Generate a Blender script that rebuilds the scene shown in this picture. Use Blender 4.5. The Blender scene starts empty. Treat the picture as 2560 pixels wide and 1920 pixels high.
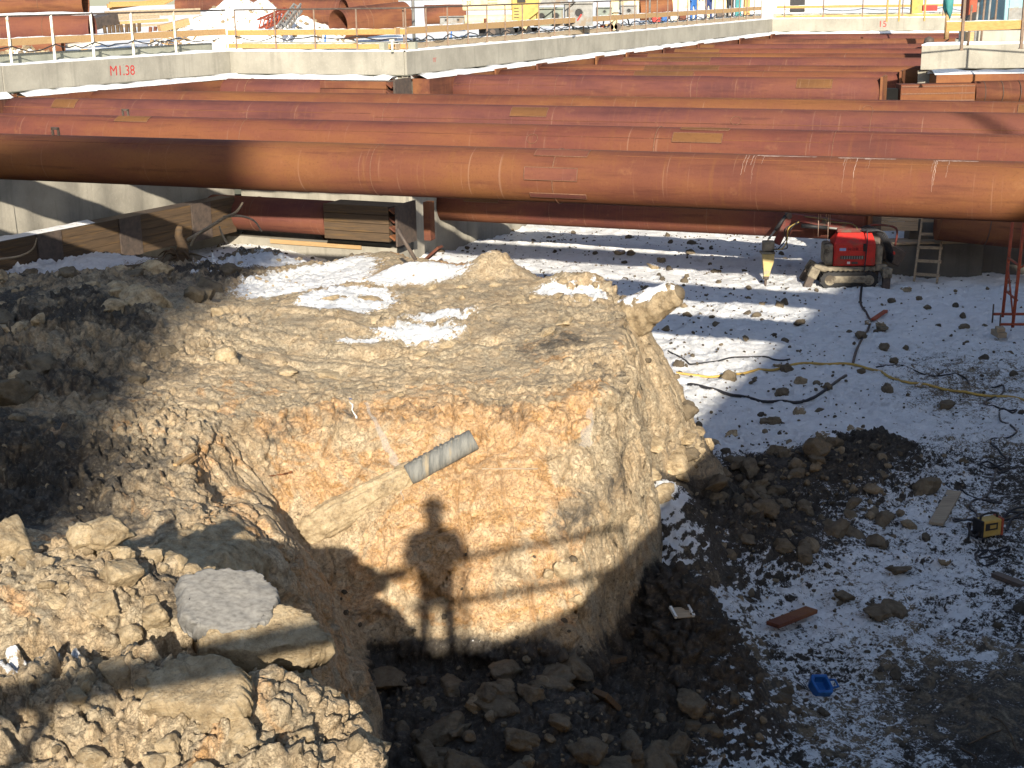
import bpy, math, random
import numpy as np
from mathutils import Matrix, Vector, Euler

# ------------------------------------------------------------------ camera, world, sun, exposure
sc = bpy.context.scene
FOC, PITCH, ROLL = 3500.0, math.radians(15.64), 0.016
EYE = np.array([0.0, 0.0, 7.4])
_F = np.array([0, math.cos(PITCH), -math.sin(PITCH)])
_U0 = np.array([0, math.sin(PITCH), math.cos(PITCH)])
_R0 = np.array([1.0, 0, 0])
_R = math.cos(ROLL) * _R0 - math.sin(ROLL) * _U0
_U = math.cos(ROLL) * _U0 + math.sin(ROLL) * _R0
cam_d = bpy.data.cameras.new('camera')
cam_d.sensor_width = 36.0
cam_d.lens = 36.0 * FOC / 2560.0
cam_d.clip_start, cam_d.clip_end = 0.05, 2000
cam = bpy.data.objects.new('camera', cam_d)
sc.collection.objects.link(cam)
m = Matrix.Identity(4)
for i in range(3):
    m[i][0], m[i][1], m[i][2], m[i][3] = _R[i], _U[i], -_F[i], EYE[i]
cam.matrix_world = m
sc.camera = cam

def ray(x, y):
    return _F + _R * (x - 1280) / FOC - _U * (y - 960) / FOC
def pz(x, y, z):
    v = ray(x, y); return EYE + v * (z - EYE[2]) / v[2]
def pY(x, y, Y):
    v = ray(x, y); return EYE + v * Y / v[1]

SUN = ray(1095, 1310); SUN = SUN / np.linalg.norm(SUN)          # direction the light travels
SUN_EL = math.asin(-SUN[2])
world = bpy.data.worlds.new('World'); sc.world = world
world.use_nodes = True
wn = world.node_tree
sky = wn.nodes.new('ShaderNodeTexSky'); sky.sky_type = 'NISHITA'
sky.sun_disc = False
sky.sun_elevation = SUN_EL
sky.sun_rotation = math.atan2(-SUN[0], -SUN[1])
wn.links.new(sky.outputs[0], wn.nodes['Background'].inputs[0])
wn.nodes['Background'].inputs[1].default_value = 0.10
sun_d = bpy.data.lights.new('sun', 'SUN')
sun_d.energy = 5.0; sun_d.angle = math.radians(0.53); sun_d.color = (1.0, 0.90, 0.74)
sun = bpy.data.objects.new('sun', sun_d); sc.collection.objects.link(sun)
sun.rotation_euler = Vector(SUN).to_track_quat('-Z', 'Y').to_euler()
sun.location = (0, -20, 40)
sc.view_settings.view_transform = 'Standard'
sc.view_settings.look = 'None'
sc.view_settings.exposure = 0.94
sc.view_settings.gamma = 1.0
sc.view_settings.use_curve_mapping = False
sc.cycles.max_bounces = 6
sc.cycles.diffuse_bounces = 3

# ------------------------------------------------------------------ helpers
COL = sc.collection
rng = random.Random(7)
MATS = {}
XF = {}

def tag(o, label=None, cat=None, group=None, kind=None):
    if label: o['label'] = label
    if cat: o['category'] = cat
    if group: o['group'] = group
    if kind: o['kind'] = kind
    return o

def thing(name, label, cat, loc=(0, 0, 0), rot=(0, 0, 0), group=None):
    o = bpy.data.objects.new(name, None)
    o.empty_display_size = 0.2
    COL.objects.link(o)
    o.location = loc; o.rotation_euler = rot
    XF[o] = Matrix.Translation(Vector(loc)) @ Euler(rot).to_matrix().to_4x4()
    return tag(o, label, cat, group)

def mesh_obj(name, verts, faces, mat, parent=None, local=True, smooth=False):
    me = bpy.data.meshes.new(name)
    me.from_pydata([tuple(map(float, v)) for v in verts], [], faces)
    if mat is not None:
        me.materials.append(mat)
    if smooth:
        me.polygons.foreach_set('use_smooth', [True] * len(me.polygons))
    return link(name, me, parent, local)

def link(name, me, parent=None, local=True):
    o = bpy.data.objects.new(name, me)
    COL.objects.link(o)
    if parent is not None:
        o.parent = parent
        if not local:
            w = XF[parent]
            me.transform(w.inverted())
        XF[o] = XF[parent]
    else:
        XF[o] = Matrix.Identity(4)
    return o

class MB:
    """collects shapes, builds ONE mesh object"""
    def __init__(s): s.v = []; s.f = []; s.sm = []
    def add(s, verts, faces, sm=False):
        n = len(s.v)
        s.v += [tuple(map(float, q)) for q in verts]
        s.f += [tuple(i + n for i in f) for f in faces]
        s.sm += [sm] * len(faces)
        return s
    def box(s, c, size, rz=0.0, rx=0.0, ry=0.0, taper=1.0, jit=0.0):
        hx, hy, hz = size[0] / 2, size[1] / 2, size[2] / 2
        R = Euler((rx, ry, rz)).to_matrix()
        vs = []
        for z in (-1, 1):
            k = taper if z > 0 else 1.0
            for (x, y) in ((-1, -1), (1, -1), (1, 1), (-1, 1)):
                q = Vector((x * hx * k, y * hy * k, z * hz))
                if jit: q += Vector([rng.uniform(-jit, jit) for _ in range(3)])
                vs.append(Vector(c) + R @ q)
        return s.add(vs, [(3, 2, 1, 0), (4, 5, 6, 7), (0, 1, 5, 4), (1, 2, 6, 5), (2, 3, 7, 6), (3, 0, 4, 7)])
    def bar(s, p0, p1, w, h, up=(0, 0, 1)):
        p0, p1 = Vector(p0), Vector(p1); d = (p1 - p0).normalized()
        up = Vector(up)
        if abs(d.dot(up)) > 0.98: up = Vector((1, 0, 0))
        sx = d.cross(up).normalized(); uz = sx.cross(d).normalized()
        vs = []
        for p in (p0, p1):
            for (a, b) in ((-1, -1), (1, -1), (1, 1), (-1, 1)):
                vs.append(p + sx * a * w / 2 + uz * b * h / 2)
        return s.add(vs, [(0, 1, 2, 3), (7, 6, 5, 4), (1, 0, 4, 5), (2, 1, 5, 6), (3, 2, 6, 7), (0, 3, 7, 4)])
    def tube(s, pts, r, n=8, caps=True, closed=False):
        pts = [Vector(map(float, p)) for p in pts]
        rs = r if isinstance(r, (list, tuple)) else [r] * len(pts)
        N = len(pts); vs = []; fs = []
        prev = None
        for i, p in enumerate(pts):
            d = (pts[min(i + 1, N - 1)] - pts[max(i - 1, 0)])
            d = d.normalized() if d.length > 1e-9 else Vector((0, 0, 1))
            up = prev if prev is not None else (Vector((0, 0, 1)) if abs(d.z) < 0.9 else Vector((1, 0, 0)))
            sx = d.cross(up).normalized() if d.cross(up).length > 1e-6 else Vector((1, 0, 0))
            uz = sx.cross(d).normalized(); prev = uz
            for k in range(n):
                a = 2 * math.pi * k / n
                vs.append(p + (sx * math.cos(a) + uz * math.sin(a)) * rs[i])
        for i in range(N - 1):
            for k in range(n):
                fs.append((i * n + k, i * n + (k + 1) % n, (i + 1) * n + (k + 1) % n, (i + 1) * n + k))
        s.add(vs, fs, True)
        if caps:
            b = len(s.v) - len(vs)
            s.f += [tuple(b + k for k in reversed(range(n))), tuple(b + (N - 1) * n + k for k in range(n))]
            s.sm += [False, False]
        return s
    def cyl(s, p0, p1, r, n=16, caps=True): return s.tube([p0, p1], r, n, caps)
    def build(s, name, mat, parent=None, local=True, bevel=0.0):
        me = bpy.data.meshes.new(name)
        me.from_pydata(s.v, [], s.f)
        if mat is not None: me.materials.append(mat)
        me.polygons.foreach_set('use_smooth', s.sm)
        o = link(name, me, parent, local)
        if bevel:
            b = o.modifiers.new('bevel', 'BEVEL'); b.width = bevel; b.segments = 2; b.limit_method = 'ANGLE'
        return o

def copy_tree(o, parent=None):
    c = o.copy(); COL.objects.link(c); c.parent = parent
    for ch in o.children: copy_tree(ch, c)
    return c

# ------------------------------------------------------------------ noise (numpy)
def _h(ix, iy, iz, seed):
    h = (ix.astype(np.uint32) * np.uint32(374761393) + iy.astype(np.uint32) * np.uint32(668265263)
         + iz.astype(np.uint32) * np.uint32(2246822519) + np.uint32(seed * 3266489917 % 4294967296))
    h ^= h >> np.uint32(15); h *= np.uint32(2246822519); h ^= h >> np.uint32(13); h *= np.uint32(3266489917); h ^= h >> np.uint32(16)
    return h
def _r(h): return (h & np.uint32(0xFFFFFF)).astype(np.float32) / np.float32(16777215)
def vnoise(x, y, z, seed=0):
    """value noise -1..1"""
    xi, yi, zi = np.floor(x), np.floor(y), np.floor(z)
    fx, fy, fz = [(a - b).astype(np.float32) for a, b in ((x, xi), (y, yi), (z, zi))]
    fx, fy, fz = [t * t * t * (t * (t * 6 - 15) + 10) for t in (fx, fy, fz)]
    xi, yi, zi = [a.astype(np.int64) for a in (xi, yi, zi)]
    out = 0
    for dx in (0, 1):
        for dy in (0, 1):
            for dz in (0, 1):
                w = (fx if dx else 1 - fx) * (fy if dy else 1 - fy) * (fz if dz else 1 - fz)
                out = out + w * _r(_h(xi + dx, yi + dy, zi + dz, seed))
    return out * 2 - 1
def fbm(x, y, z, octv=4, seed=0, gain=0.5, ridged=False):
    a, s, tot = 1.0, 0, 0.0
    for o in range(octv):
        k = 2.03 ** o
        n = vnoise(x * k + 17.3 * o, y * k - 9.1 * o, z * k + 3.7 * o, seed + o)
        if ridged: n = 1 - 2 * np.abs(n)
        s = s + a * n; tot += a; a *= gain
    return s / tot
def worley(x, y, z, seed=0):
    """distance to nearest and id of jittered cell point (2x2x2 search)"""
    bx, by, bz = [np.floor(a - 0.5).astype(np.int64) for a in (x, y, z)]
    d1 = np.full(x.shape, 9.0, np.float32); d2 = d1.copy(); idv = np.zeros(x.shape, np.float32)
    for dx in (0, 1):
        for dy in (0, 1):
            for dz in (0, 1):
                ix, iy, iz = bx + dx, by + dy, bz + dz
                h = _h(ix, iy, iz, seed)
                jx = _r(h); jy = _r(h * np.uint32(2654435761)); jz = _r(h * np.uint32(40503) + np.uint32(99991))
                d = np.sqrt((ix + .2 + .6 * jx - x) ** 2 + (iy + .2 + .6 * jy - y) ** 2 + (iz + .2 + .6 * jz - z) ** 2).astype(np.float32)
                nw = d < d1
                d2 = np.where(nw, d1, np.minimum(d2, d)); idv = np.where(nw, jx, idv); d1 = np.where(nw, d, d1)
    return d1, d2, idv
def sstep(a, b, x):
    t = np.clip((x - a) / (b - a), 0, 1); return t * t * (3 - 2 * t)
def poly_sd(X, Y, poly):
    """signed distance to polygon, positive inside"""
    d = np.full(X.shape, 1e9); ins = np.zeros(X.shape, bool)
    n = len(poly)
    for i in range(n):
        ax, ay = poly[i]; bx, by = poly[(i + 1) % n]
        ex, ey = bx - ax, by - ay
        t = np.clip(((X - ax) * ex + (Y - ay) * ey) / (ex * ex + ey * ey), 0, 1)
        d = np.minimum(d, (X - ax - t * ex) ** 2 + (Y - ay - t * ey) ** 2)
        c = ((ay > Y) != (by > Y))
        with np.errstate(divide='ignore', invalid='ignore'):
            c &= X < (bx - ax) * (Y - ay) / (by - ay + 1e-12) + ax
        ins ^= c
    return np.where(ins, 1, -1) * np.sqrt(d)

# ------------------------------------------------------------------ materials
class NT:
    def __init__(s, name):
        s.m = bpy.data.materials.new(name); s.m.use_nodes = True
        s.t = s.m.node_tree; s.b = s.t.nodes['Principled BSDF']
        s.geo = None; MATS[name] = s.m
    def n(s, typ, **kw):
        nd = s.t.nodes.new(typ)
        for k, v in kw.items(): setattr(nd, k, v)
        return nd
    def l(s, a, b): s.t.links.new(a, b)
    def pos(s):
        if s.geo is None: s.geo = s.n('ShaderNodeNewGeometry')
        return s.geo.outputs['Position']
    def obj(s): return s.n('ShaderNodeTexCoord').outputs['Object']
    def mapping(s, vec, scale=(1, 1, 1), rot=(0, 0, 0)):
        mp = s.n('ShaderNodeMapping'); s.l(vec, mp.inputs[0])
        mp.inputs['Scale'].default_value = scale; mp.inputs['Rotation'].default_value = rot
        return mp.outputs[0]
    def noise(s, vec, scale, detail=4, rough=0.55, dist=0.0):
        nd = s.n('ShaderNodeTexNoise'); s.l(vec, nd.inputs['Vector'])
        nd.inputs['Scale'].default_value = scale; nd.inputs['Detail'].default_value = detail
        nd.inputs['Roughness'].default_value = rough; nd.inputs['Distortion'].default_value = dist
        return nd.outputs['Fac']
    def ramp(s, fac, stops):
        nd = s.n('ShaderNodeValToRGB'); s.l(fac, nd.inputs[0])
        cr = nd.color_ramp
        while len(cr.elements) < len(stops): cr.elements.new(0.5)
        for e, (p, c) in zip(cr.elements, stops):
            e.position = p; e.color = (*c, 1) if len(c) == 3 else c
        return nd.outputs[0]
    def mr(s, v, a, b, c=0.0, d=1.0, smooth=True):
        nd = s.n('ShaderNodeMapRange'); s.l(v, nd.inputs[0])
        if smooth: nd.interpolation_type = 'SMOOTHSTEP'
        for i, q in enumerate((a, b, c, d)): nd.inputs[i + 1].default_value = q
        return nd.outputs[0]
    def math(s, op, a, b=None, clamp=False):
        nd = s.n('ShaderNodeMath', operation=op); nd.use_clamp = clamp
        for i, q in enumerate((a, b)):
            if q is None: continue
            if isinstance(q, (int, float)): nd.inputs[i].default_value = q
            else: s.l(q, nd.inputs[i])
        return nd.outputs[0]
    def mix(s, fac, a, b, mode='MIX'):
        nd = s.n('ShaderNodeMix', data_type='RGBA', blend_type=mode)
        for sock, q in ((nd.inputs[0], fac), (nd.inputs[6], a), (nd.inputs[7], b)):
            if isinstance(q, (int, float)): sock.default_value = q
            elif isinstance(q, tuple): sock.default_value = (*q, 1)
            else: s.l(q, sock)
        return nd.outputs[2]
    def bump(s, h, strength=0.5, dist=0.02, prev=None):
        nd = s.n('ShaderNodeBump'); s.l(h, nd.inputs['Height'])
        nd.inputs['Strength'].default_value = strength; nd.inputs['Distance'].default_value = dist
        if prev is not None: s.l(prev, nd.inputs['Normal'])
        return nd.outputs[0]
    def fin(s, col=None, rough=0.8, nrm=None, metal=0.0, spec=0.3):
        b = s.b
        if col is not None:
            if isinstance(col, tuple): b.inputs['Base Color'].default_value = (*col, 1)
            else: s.l(col, b.inputs['Base Color'])
        if isinstance(rough, (int, float)): b.inputs['Roughness'].default_value = rough
        else: s.l(rough, b.inputs['Roughness'])
        b.inputs['Metallic'].default_value = metal
        b.inputs['Specular IOR Level'].default_value = spec
        if nrm is not None: s.l(nrm, b.inputs['Normal'])
        return s.m

def simple(name, c1, c2=None, scale=6.0, rough=0.75, bump=0.25, bdist=0.01, metal=0.0, spec=0.3, stretch=(1, 1, 1), c3=None):
    t = NT(name); o = t.mapping(t.obj(), stretch)
    c2 = c2 or tuple(q * 0.7 for q in c1)
    n1 = t.noise(o, scale, 6, 0.62)
    col = t.ramp(n1, [(0.32, c2), (0.62, c1)])
    if c3 is not None:
        n2 = t.noise(o, scale * 0.37 + 0.3, 5, 0.65)
        col = t.mix(t.mr(n2, 0.52, 0.64), col, c3)
    nr = t.bump(t.noise(o, scale * 5, 4, 0.6), bump, bdist) if bump else None
    return t.fin(col, rough, nr, metal, spec)

def make_ground_mat():
    t = NT('ground'); p = t.pos()
    at = t.n('ShaderNodeAttribute', attribute_name='mask')
    sep = t.n('ShaderNodeSeparateColor'); t.l(at.outputs['Color'], sep.inputs[0])
    snow, ora, dark = sep.outputs[0], sep.outputs[1], sep.outputs[2]
    n_big = t.noise(p, 1.5, 6, 0.62, 1.2); n_mid = t.noise(p, 5.5, 7, 0.68, 0.8); n_fine = t.noise(p, 30.0, 6, 0.7, 0.4); n_mic = t.noise(p, 95.0, 3, 0.6)
    n_str = t.noise(t.mapping(p, (2.0, 5.0, 3.2), (0.3, 0.2, 0.4)), 1.6, 7, 0.66, 1.4)
    clay = t.ramp(n_mid, [(0.26, (0.190, 0.135, 0.078)), (0.38, (0.400, 0.297, 0.185)), (0.52, (0.530, 0.410, 0.268)), (0.70, (0.63, 0.510, 0.355))])
    grey = t.ramp(n_fine, [(0.26, (0.215, 0.170, 0.110)), (0.48, (0.430, 0.350, 0.242)), (0.72, (0.58, 0.485, 0.345))])
    clay = t.mix(t.mr(n_big, 0.44, 0.58), clay, grey)
    orange = t.ramp(n_str, [(0.28, (0.310, 0.165, 0.058)), (0.40, (0.500, 0.300, 0.140)), (0.54, (0.60, 0.395, 0.225)), (0.70, (0.63, 0.470, 0.295))])
    col = t.mix(t.mr(t.math('ADD', ora, t.math('MULTIPLY', t.math('SUBTRACT', n_big, 0.5), 2.6)), 0.36, 0.62), clay, orange)
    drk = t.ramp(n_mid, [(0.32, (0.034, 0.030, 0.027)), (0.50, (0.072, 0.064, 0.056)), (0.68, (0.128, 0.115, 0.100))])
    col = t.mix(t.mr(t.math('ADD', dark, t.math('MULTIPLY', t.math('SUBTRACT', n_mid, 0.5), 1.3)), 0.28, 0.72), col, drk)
    # pale dried dust, and dark specks that paint in crevice shadows
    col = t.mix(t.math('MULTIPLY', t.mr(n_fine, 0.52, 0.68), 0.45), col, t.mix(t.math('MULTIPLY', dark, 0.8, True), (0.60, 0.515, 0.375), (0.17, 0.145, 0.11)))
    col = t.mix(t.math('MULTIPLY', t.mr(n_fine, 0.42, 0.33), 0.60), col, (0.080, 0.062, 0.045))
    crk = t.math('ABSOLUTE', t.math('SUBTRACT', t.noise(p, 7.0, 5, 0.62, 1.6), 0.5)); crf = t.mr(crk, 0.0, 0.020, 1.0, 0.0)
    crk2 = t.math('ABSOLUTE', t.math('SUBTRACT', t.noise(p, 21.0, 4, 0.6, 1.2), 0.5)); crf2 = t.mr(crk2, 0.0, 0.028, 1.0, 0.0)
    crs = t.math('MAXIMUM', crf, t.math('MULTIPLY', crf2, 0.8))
    col = t.mix(t.math('MULTIPLY', crs, 0.38), col, (0.095, 0.070, 0.048))  # cracks, their dark colour also putting in micro shadows
    col = t.mix(t.math('MULTIPLY', t.mr(n_mic, 0.42, 0.32), 0.35), col, (0.10, 0.078, 0.055))
    up = t.n('ShaderNodeSeparateXYZ'); t.l(t.geo.outputs['Normal'], up.inputs[0])
    s1 = t.math('ADD', snow, t.math('MULTIPLY', t.math('SUBTRACT', n_mid, 0.5), 1.15))
    s1 = t.math('ADD', s1, t.math('MULTIPLY', t.math('SUBTRACT', n_fine, 0.5), 1.0))
    s1 = t.math('ADD', s1, t.math('MULTIPLY', t.math('SUBTRACT', t.mr(up.outputs[2], 0.45, 0.95), 1.0), 0.50))
    sf = t.mr(s1, 0.40, 0.56)
    dirty = t.ramp(t.noise(p, 3.1, 7, 0.75), [(0.30, (0.60, 0.59, 0.57)), (0.44, (0.84, 0.85, 0.86)), (0.6, (0.90, 0.91, 0.92))])
    col = t.mix(sf, col, dirty)
    b1 = t.bump(t.noise(p, 20, 8, 0.75, 0.5), 0.75, 0.038)
    b2 = t.bump(n_fine, 0.7, 0.016, b1); b2 = t.bump(n_mic, 0.6, 0.008, b2); b2 = t.bump(t.math('SUBTRACT', 1.0, crs), 0.7, 0.02, b2)
    return t.fin(col, 0.92, b2, spec=0.12)

def make_clod_mat(name, dark=0.0, snow=0.0):
    t = NT(name); p = t.pos(); oi = t.n('ShaderNodeObjectInfo')
    n_mid = t.noise(p, 9, 6, 0.65); n_fine = t.noise(p, 45, 5, 0.65)
    c = t.ramp(n_mid, [(0.28, (0.160, 0.118, 0.072)), (0.44, (0.365, 0.278, 0.170)), (0.56, (0.49, 0.383, 0.243)), (0.74, (0.60, 0.487, 0.325))])
    at = t.n('ShaderNodeAttribute', attribute_name='tone')
    c = t.mix(t.math('MULTIPLY', t.mr(n_fine, 0.48, 0.72), 0.45), c, (0.58, 0.50, 0.37))
    crk = t.math('ABSOLUTE', t.math('SUBTRACT', t.noise(p, 12.0, 5, 0.62, 1.6), 0.5)); crs = t.mr(crk, 0.0, 0.022, 1.0, 0.0)
    c = t.mix(t.math('MULTIPLY', crs, 0.38), c, (0.095, 0.070, 0.048))  # dark crack lines, painting in fine shadows as well
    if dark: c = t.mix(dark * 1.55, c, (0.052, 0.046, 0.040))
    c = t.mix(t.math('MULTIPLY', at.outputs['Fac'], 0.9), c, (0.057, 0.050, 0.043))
    if snow:
        up = t.n('ShaderNodeSeparateXYZ'); t.l(t.geo.outputs['Normal'], up.inputs[0])
        s1 = t.math('ADD', up.outputs[2], t.math('MULTIPLY', t.math('SUBTRACT', n_mid, 0.5), 1.6))
        c = t.mix(t.mr(s1, 1.15 - snow, 1.35 - snow), c, (0.78, 0.80, 0.83))
    b = t.bump(t.noise(p, 24, 8, 0.75, .4), 0.9, 0.04); b = t.bump(n_fine, 0.6, 0.012, b)
    return t.fin(c, 0.93, b, spec=0.1)

def make_rust_mat(name, base, orange, purple, w=0.5, snow=False):
    """weathered steel pipe; object x runs along the pipe"""
    t = NT(name); o = t.obj(); oi = t.n('ShaderNodeObjectInfo')
    off = t.n('ShaderNodeVectorMath', operation='ADD'); t.l(o, off.inputs[0])
    cb = t.n('ShaderNodeCombineXYZ'); t.l(t.math('MULTIPLY', oi.outputs['Random'], 57.0), cb.inputs[0]); t.l(cb.outputs[0], off.inputs[1])
    v = off.outputs[0]
    big = t.noise(t.mapping(v, (0.35, 1.1, 1.1)), 1.0, 5, 0.6)
    band = t.noise(t.mapping(v, (7.0, 0.5, 0.5)), 1.6, 5, 0.62)
    lng = t.noise(t.mapping(v, (0.5, 6.0, 6.0)), 1.5, 4, 0.6)
    fine = t.noise(v, 26, 6, 0.7)
    c = t.ramp(big, [(0.30, tuple(q * 0.8 for q in purple)), (0.46, base), (0.64, tuple(q * 1.12 for q in orange))])
    c = t.mix(t.math('MULTIPLY', t.mr(band, 0.50, 0.72), 0.55), c, orange)
    c = t.mix(t.math('MULTIPLY', t.mr(lng, 0.52, 0.74), 0.5), c, tuple(q * 0.55 for q in purple))
    c = t.mix(t.math('MULTIPLY', t.mr(fine, 0.50, 0.75), 0.45), c, tuple(q * 0.6 for q in base))
    spot = t.noise(t.mapping(v, (1.0, 1, 1)), 3.3, 6, 0.7)
    c = t.mix(t.math('MULTIPLY', t.mr(spot, 0.58, 0.72), 0.22), c, (0.26, 0.13, 0.06))
    # pale chalky bloom and run marks
    run = t.noise(t.mapping(v, (16.0, 0.8, 0.35)), 1.4, 3, 0.5)
    c = t.mix(t.math('MULTIPLY', t.mr(run, 0.64, 0.76), 0.22), c, (0.36, 0.24, 0.18))
    ny = t.noise(v, 60, 4, 0.6)
    b = t.bump(fine, 0.28, 0.006); b = t.bump(band, 0.10, 0.01, b)
    return t.fin(c, t.mr(ny, 0.3, 0.7, 0.7, 0.9), b, spec=0.15)

def make_concrete_mat(name, tint=(0.34, 0.325, 0.28)):
    t = NT(name); p = t.pos()
    big = t.noise(p, 0.9, 6, 0.65); st = t.noise(t.mapping(p, (4, 4, 0.35)), 1.3, 5, 0.6); fine = t.noise(p, 14, 6, 0.7)
    c = t.ramp(big, [(0.3, tuple(q * 0.70 for q in tint)), (0.62, tint)])
    c = t.mix(t.math('MULTIPLY', t.mr(st, 0.50, 0.70), 0.45), c, tuple(q * 0.58 for q in tint))
    c = t.mix(t.math('MULTIPLY', t.mr(fine, 0.54, 0.70), 0.35), c, tuple(min(1, q * 1.25) for q in tint))
    pit = t.n('ShaderNodeTexVoronoi'); t.l(p, pit.inputs['Vector']); pit.inputs['Scale'].default_value = 9
    c = t.mix(t.mr(pit.outputs['Distance'], 0.05, 0.10, 0.55, 0.0), c, (0.16, 0.15, 0.13))
    b = t.bump(fine, 0.5, 0.015); b = t.bump(big, 0.3, 0.05, b)
    return t.fin(c, 0.88, b, spec=0.2)

def make_snow_mat():
    t = NT('snow'); p = t.pos()
    n = t.noise(p, 2.4, 6, 0.7); f = t.noise(p, 16, 5, 0.65); d = t.noise(p, 0.8, 5, 0.6)
    c = t.ramp(n, [(0.3, (0.70, 0.71, 0.73)), (0.6, (0.86, 0.87, 0.88))])
    c = t.mix(t.math('MULTIPLY', t.mr(t.math('ADD', f, t.math('MULTIPLY', d, 0.5)), 0.86, 0.98), 0.75), c, (0.27, 0.24, 0.19))
    b = t.bump(t.noise(p, 5, 6, 0.65), 0.7, 0.08); b = t.bump(f, 0.4, 0.02, b)
    return t.fin(c, 0.85, b, spec=0.2)

GROUND = make_ground_mat()
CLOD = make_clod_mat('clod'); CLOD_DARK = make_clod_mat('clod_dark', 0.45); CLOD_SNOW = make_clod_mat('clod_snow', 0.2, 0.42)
RUST = make_rust_mat('rust', (0.128, 0.043, 0.031), (0.145, 0.055, 0.027), (0.103, 0.039, 0.033))
RUST_O = make_rust_mat('rust_orange', (0.134, 0.049, 0.029), (0.153, 0.064, 0.026), (0.114, 0.040, 0.031))
RUST_P = make_rust_mat('rust_purple', (0.118, 0.043, 0.036), (0.140, 0.053, 0.032), (0.095, 0.037, 0.037))
RUST_D = make_rust_mat('rust_dark', (0.132, 0.050, 0.032), (0.184, 0.079, 0.035), (0.084, 0.038, 0.029))
RUST_PLATE = make_rust_mat('rust_plate', (0.115, 0.054, 0.025), (0.143, 0.067, 0.026), (0.095, 0.044, 0.026))
WELD = simple('weld_bead', (0.175, 0.085, 0.050), (0.10, 0.05, 0.032), 30, 0.6, 0.4)
CONC = make_concrete_mat('concrete'); CONC_D = make_concrete_mat('concrete_wall', (0.31, 0.29, 0.245))
CONC_GREY = make_concrete_mat('concrete_kerb', (0.31, 0.32, 0.27))
SNOW = make_snow_mat()
WOOD = simple('timber', (0.42, 0.28, 0.14), (0.32, 0.20, 0.095), 5, 0.75, 0.25, 0.006, stretch=(0.5, 8, 8))
WOOD_G = simple('timber_grey', (0.36, 0.29, 0.20), (0.22, 0.17, 0.12), 5, 0.8, 0.3, 0.008, stretch=(0.5, 7, 7))
WOOD_D = simple('timber_dark', (0.095, 0.062, 0.036), (0.060, 0.041, 0.026), 5, 0.8, 0.3, 0.008, stretch=(0.4, 6, 6), c3=(0.115, 0.070, 0.032))
STEEL_D = simple('dark_steel', (0.10, 0.075, 0.06), (0.055, 0.045, 0.04), 9, 0.6, 0.2)
STEEL_W = simple('white_paint', (0.76, 0.73, 0.64), (0.58, 0.54, 0.45), 9, 0.6, 0.15, c3=(0.5, 0.36, 0.22))
STEEL_G = simple('grey_steel', (0.25, 0.25, 0.24), (0.16, 0.16, 0.155), 6, 0.6, 0.2, c3=(0.20, 0.16, 0.12))
POST_BR = simple('brown_paint', (0.20, 0.14, 0.10), (0.12, 0.085, 0.065), 10, 0.65, 0.2)
BLACK = simple('black_rubber', (0.022, 0.022, 0.024), (0.012, 0.012, 0.013), 12, 0.6, 0.2)
CABLE = simple('cable_sheath', (0.028, 0.028, 0.032), (0.016, 0.016, 0.018), 12, 0.5, 0.0)
RED_P = simple('red_paint', (0.50, 0.028, 0.022), (0.36, 0.022, 0.018), 7, 0.5, 0.1, c3=(0.30, 0.05, 0.035))
RED_OX = simple('red_oxide_paint', (0.34, 0.075, 0.035), (0.22, 0.05, 0.03), 8, 0.65, 0.2)
YEL = simple('yellow_paint', (0.46, 0.32, 0.08), (0.33, 0.22, 0.06), 6, 0.55, 0.1, c3=(0.35, 0.25, 0.10))
BLUE = simple('blue_paint', (0.03, 0.12, 0.36), (0.02, 0.08, 0.24), 8, 0.55, 0.1)
GRIMY = simple('grimy_red', (0.15, 0.030, 0.024), (0.075, 0.035, 0.028), 6, 0.7, 0.25, c3=(0.10, 0.08, 0.06))
CONC_SHADE = make_concrete_mat('concrete_shaded', (0.13, 0.125, 0.115))  # concrete darkened in colour for the shade in the right corner
VOID_SHADE = simple('void_shade', (0.006, 0.006, 0.006), (0.004, 0.004, 0.004), 5, 0.95, 0)

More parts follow.
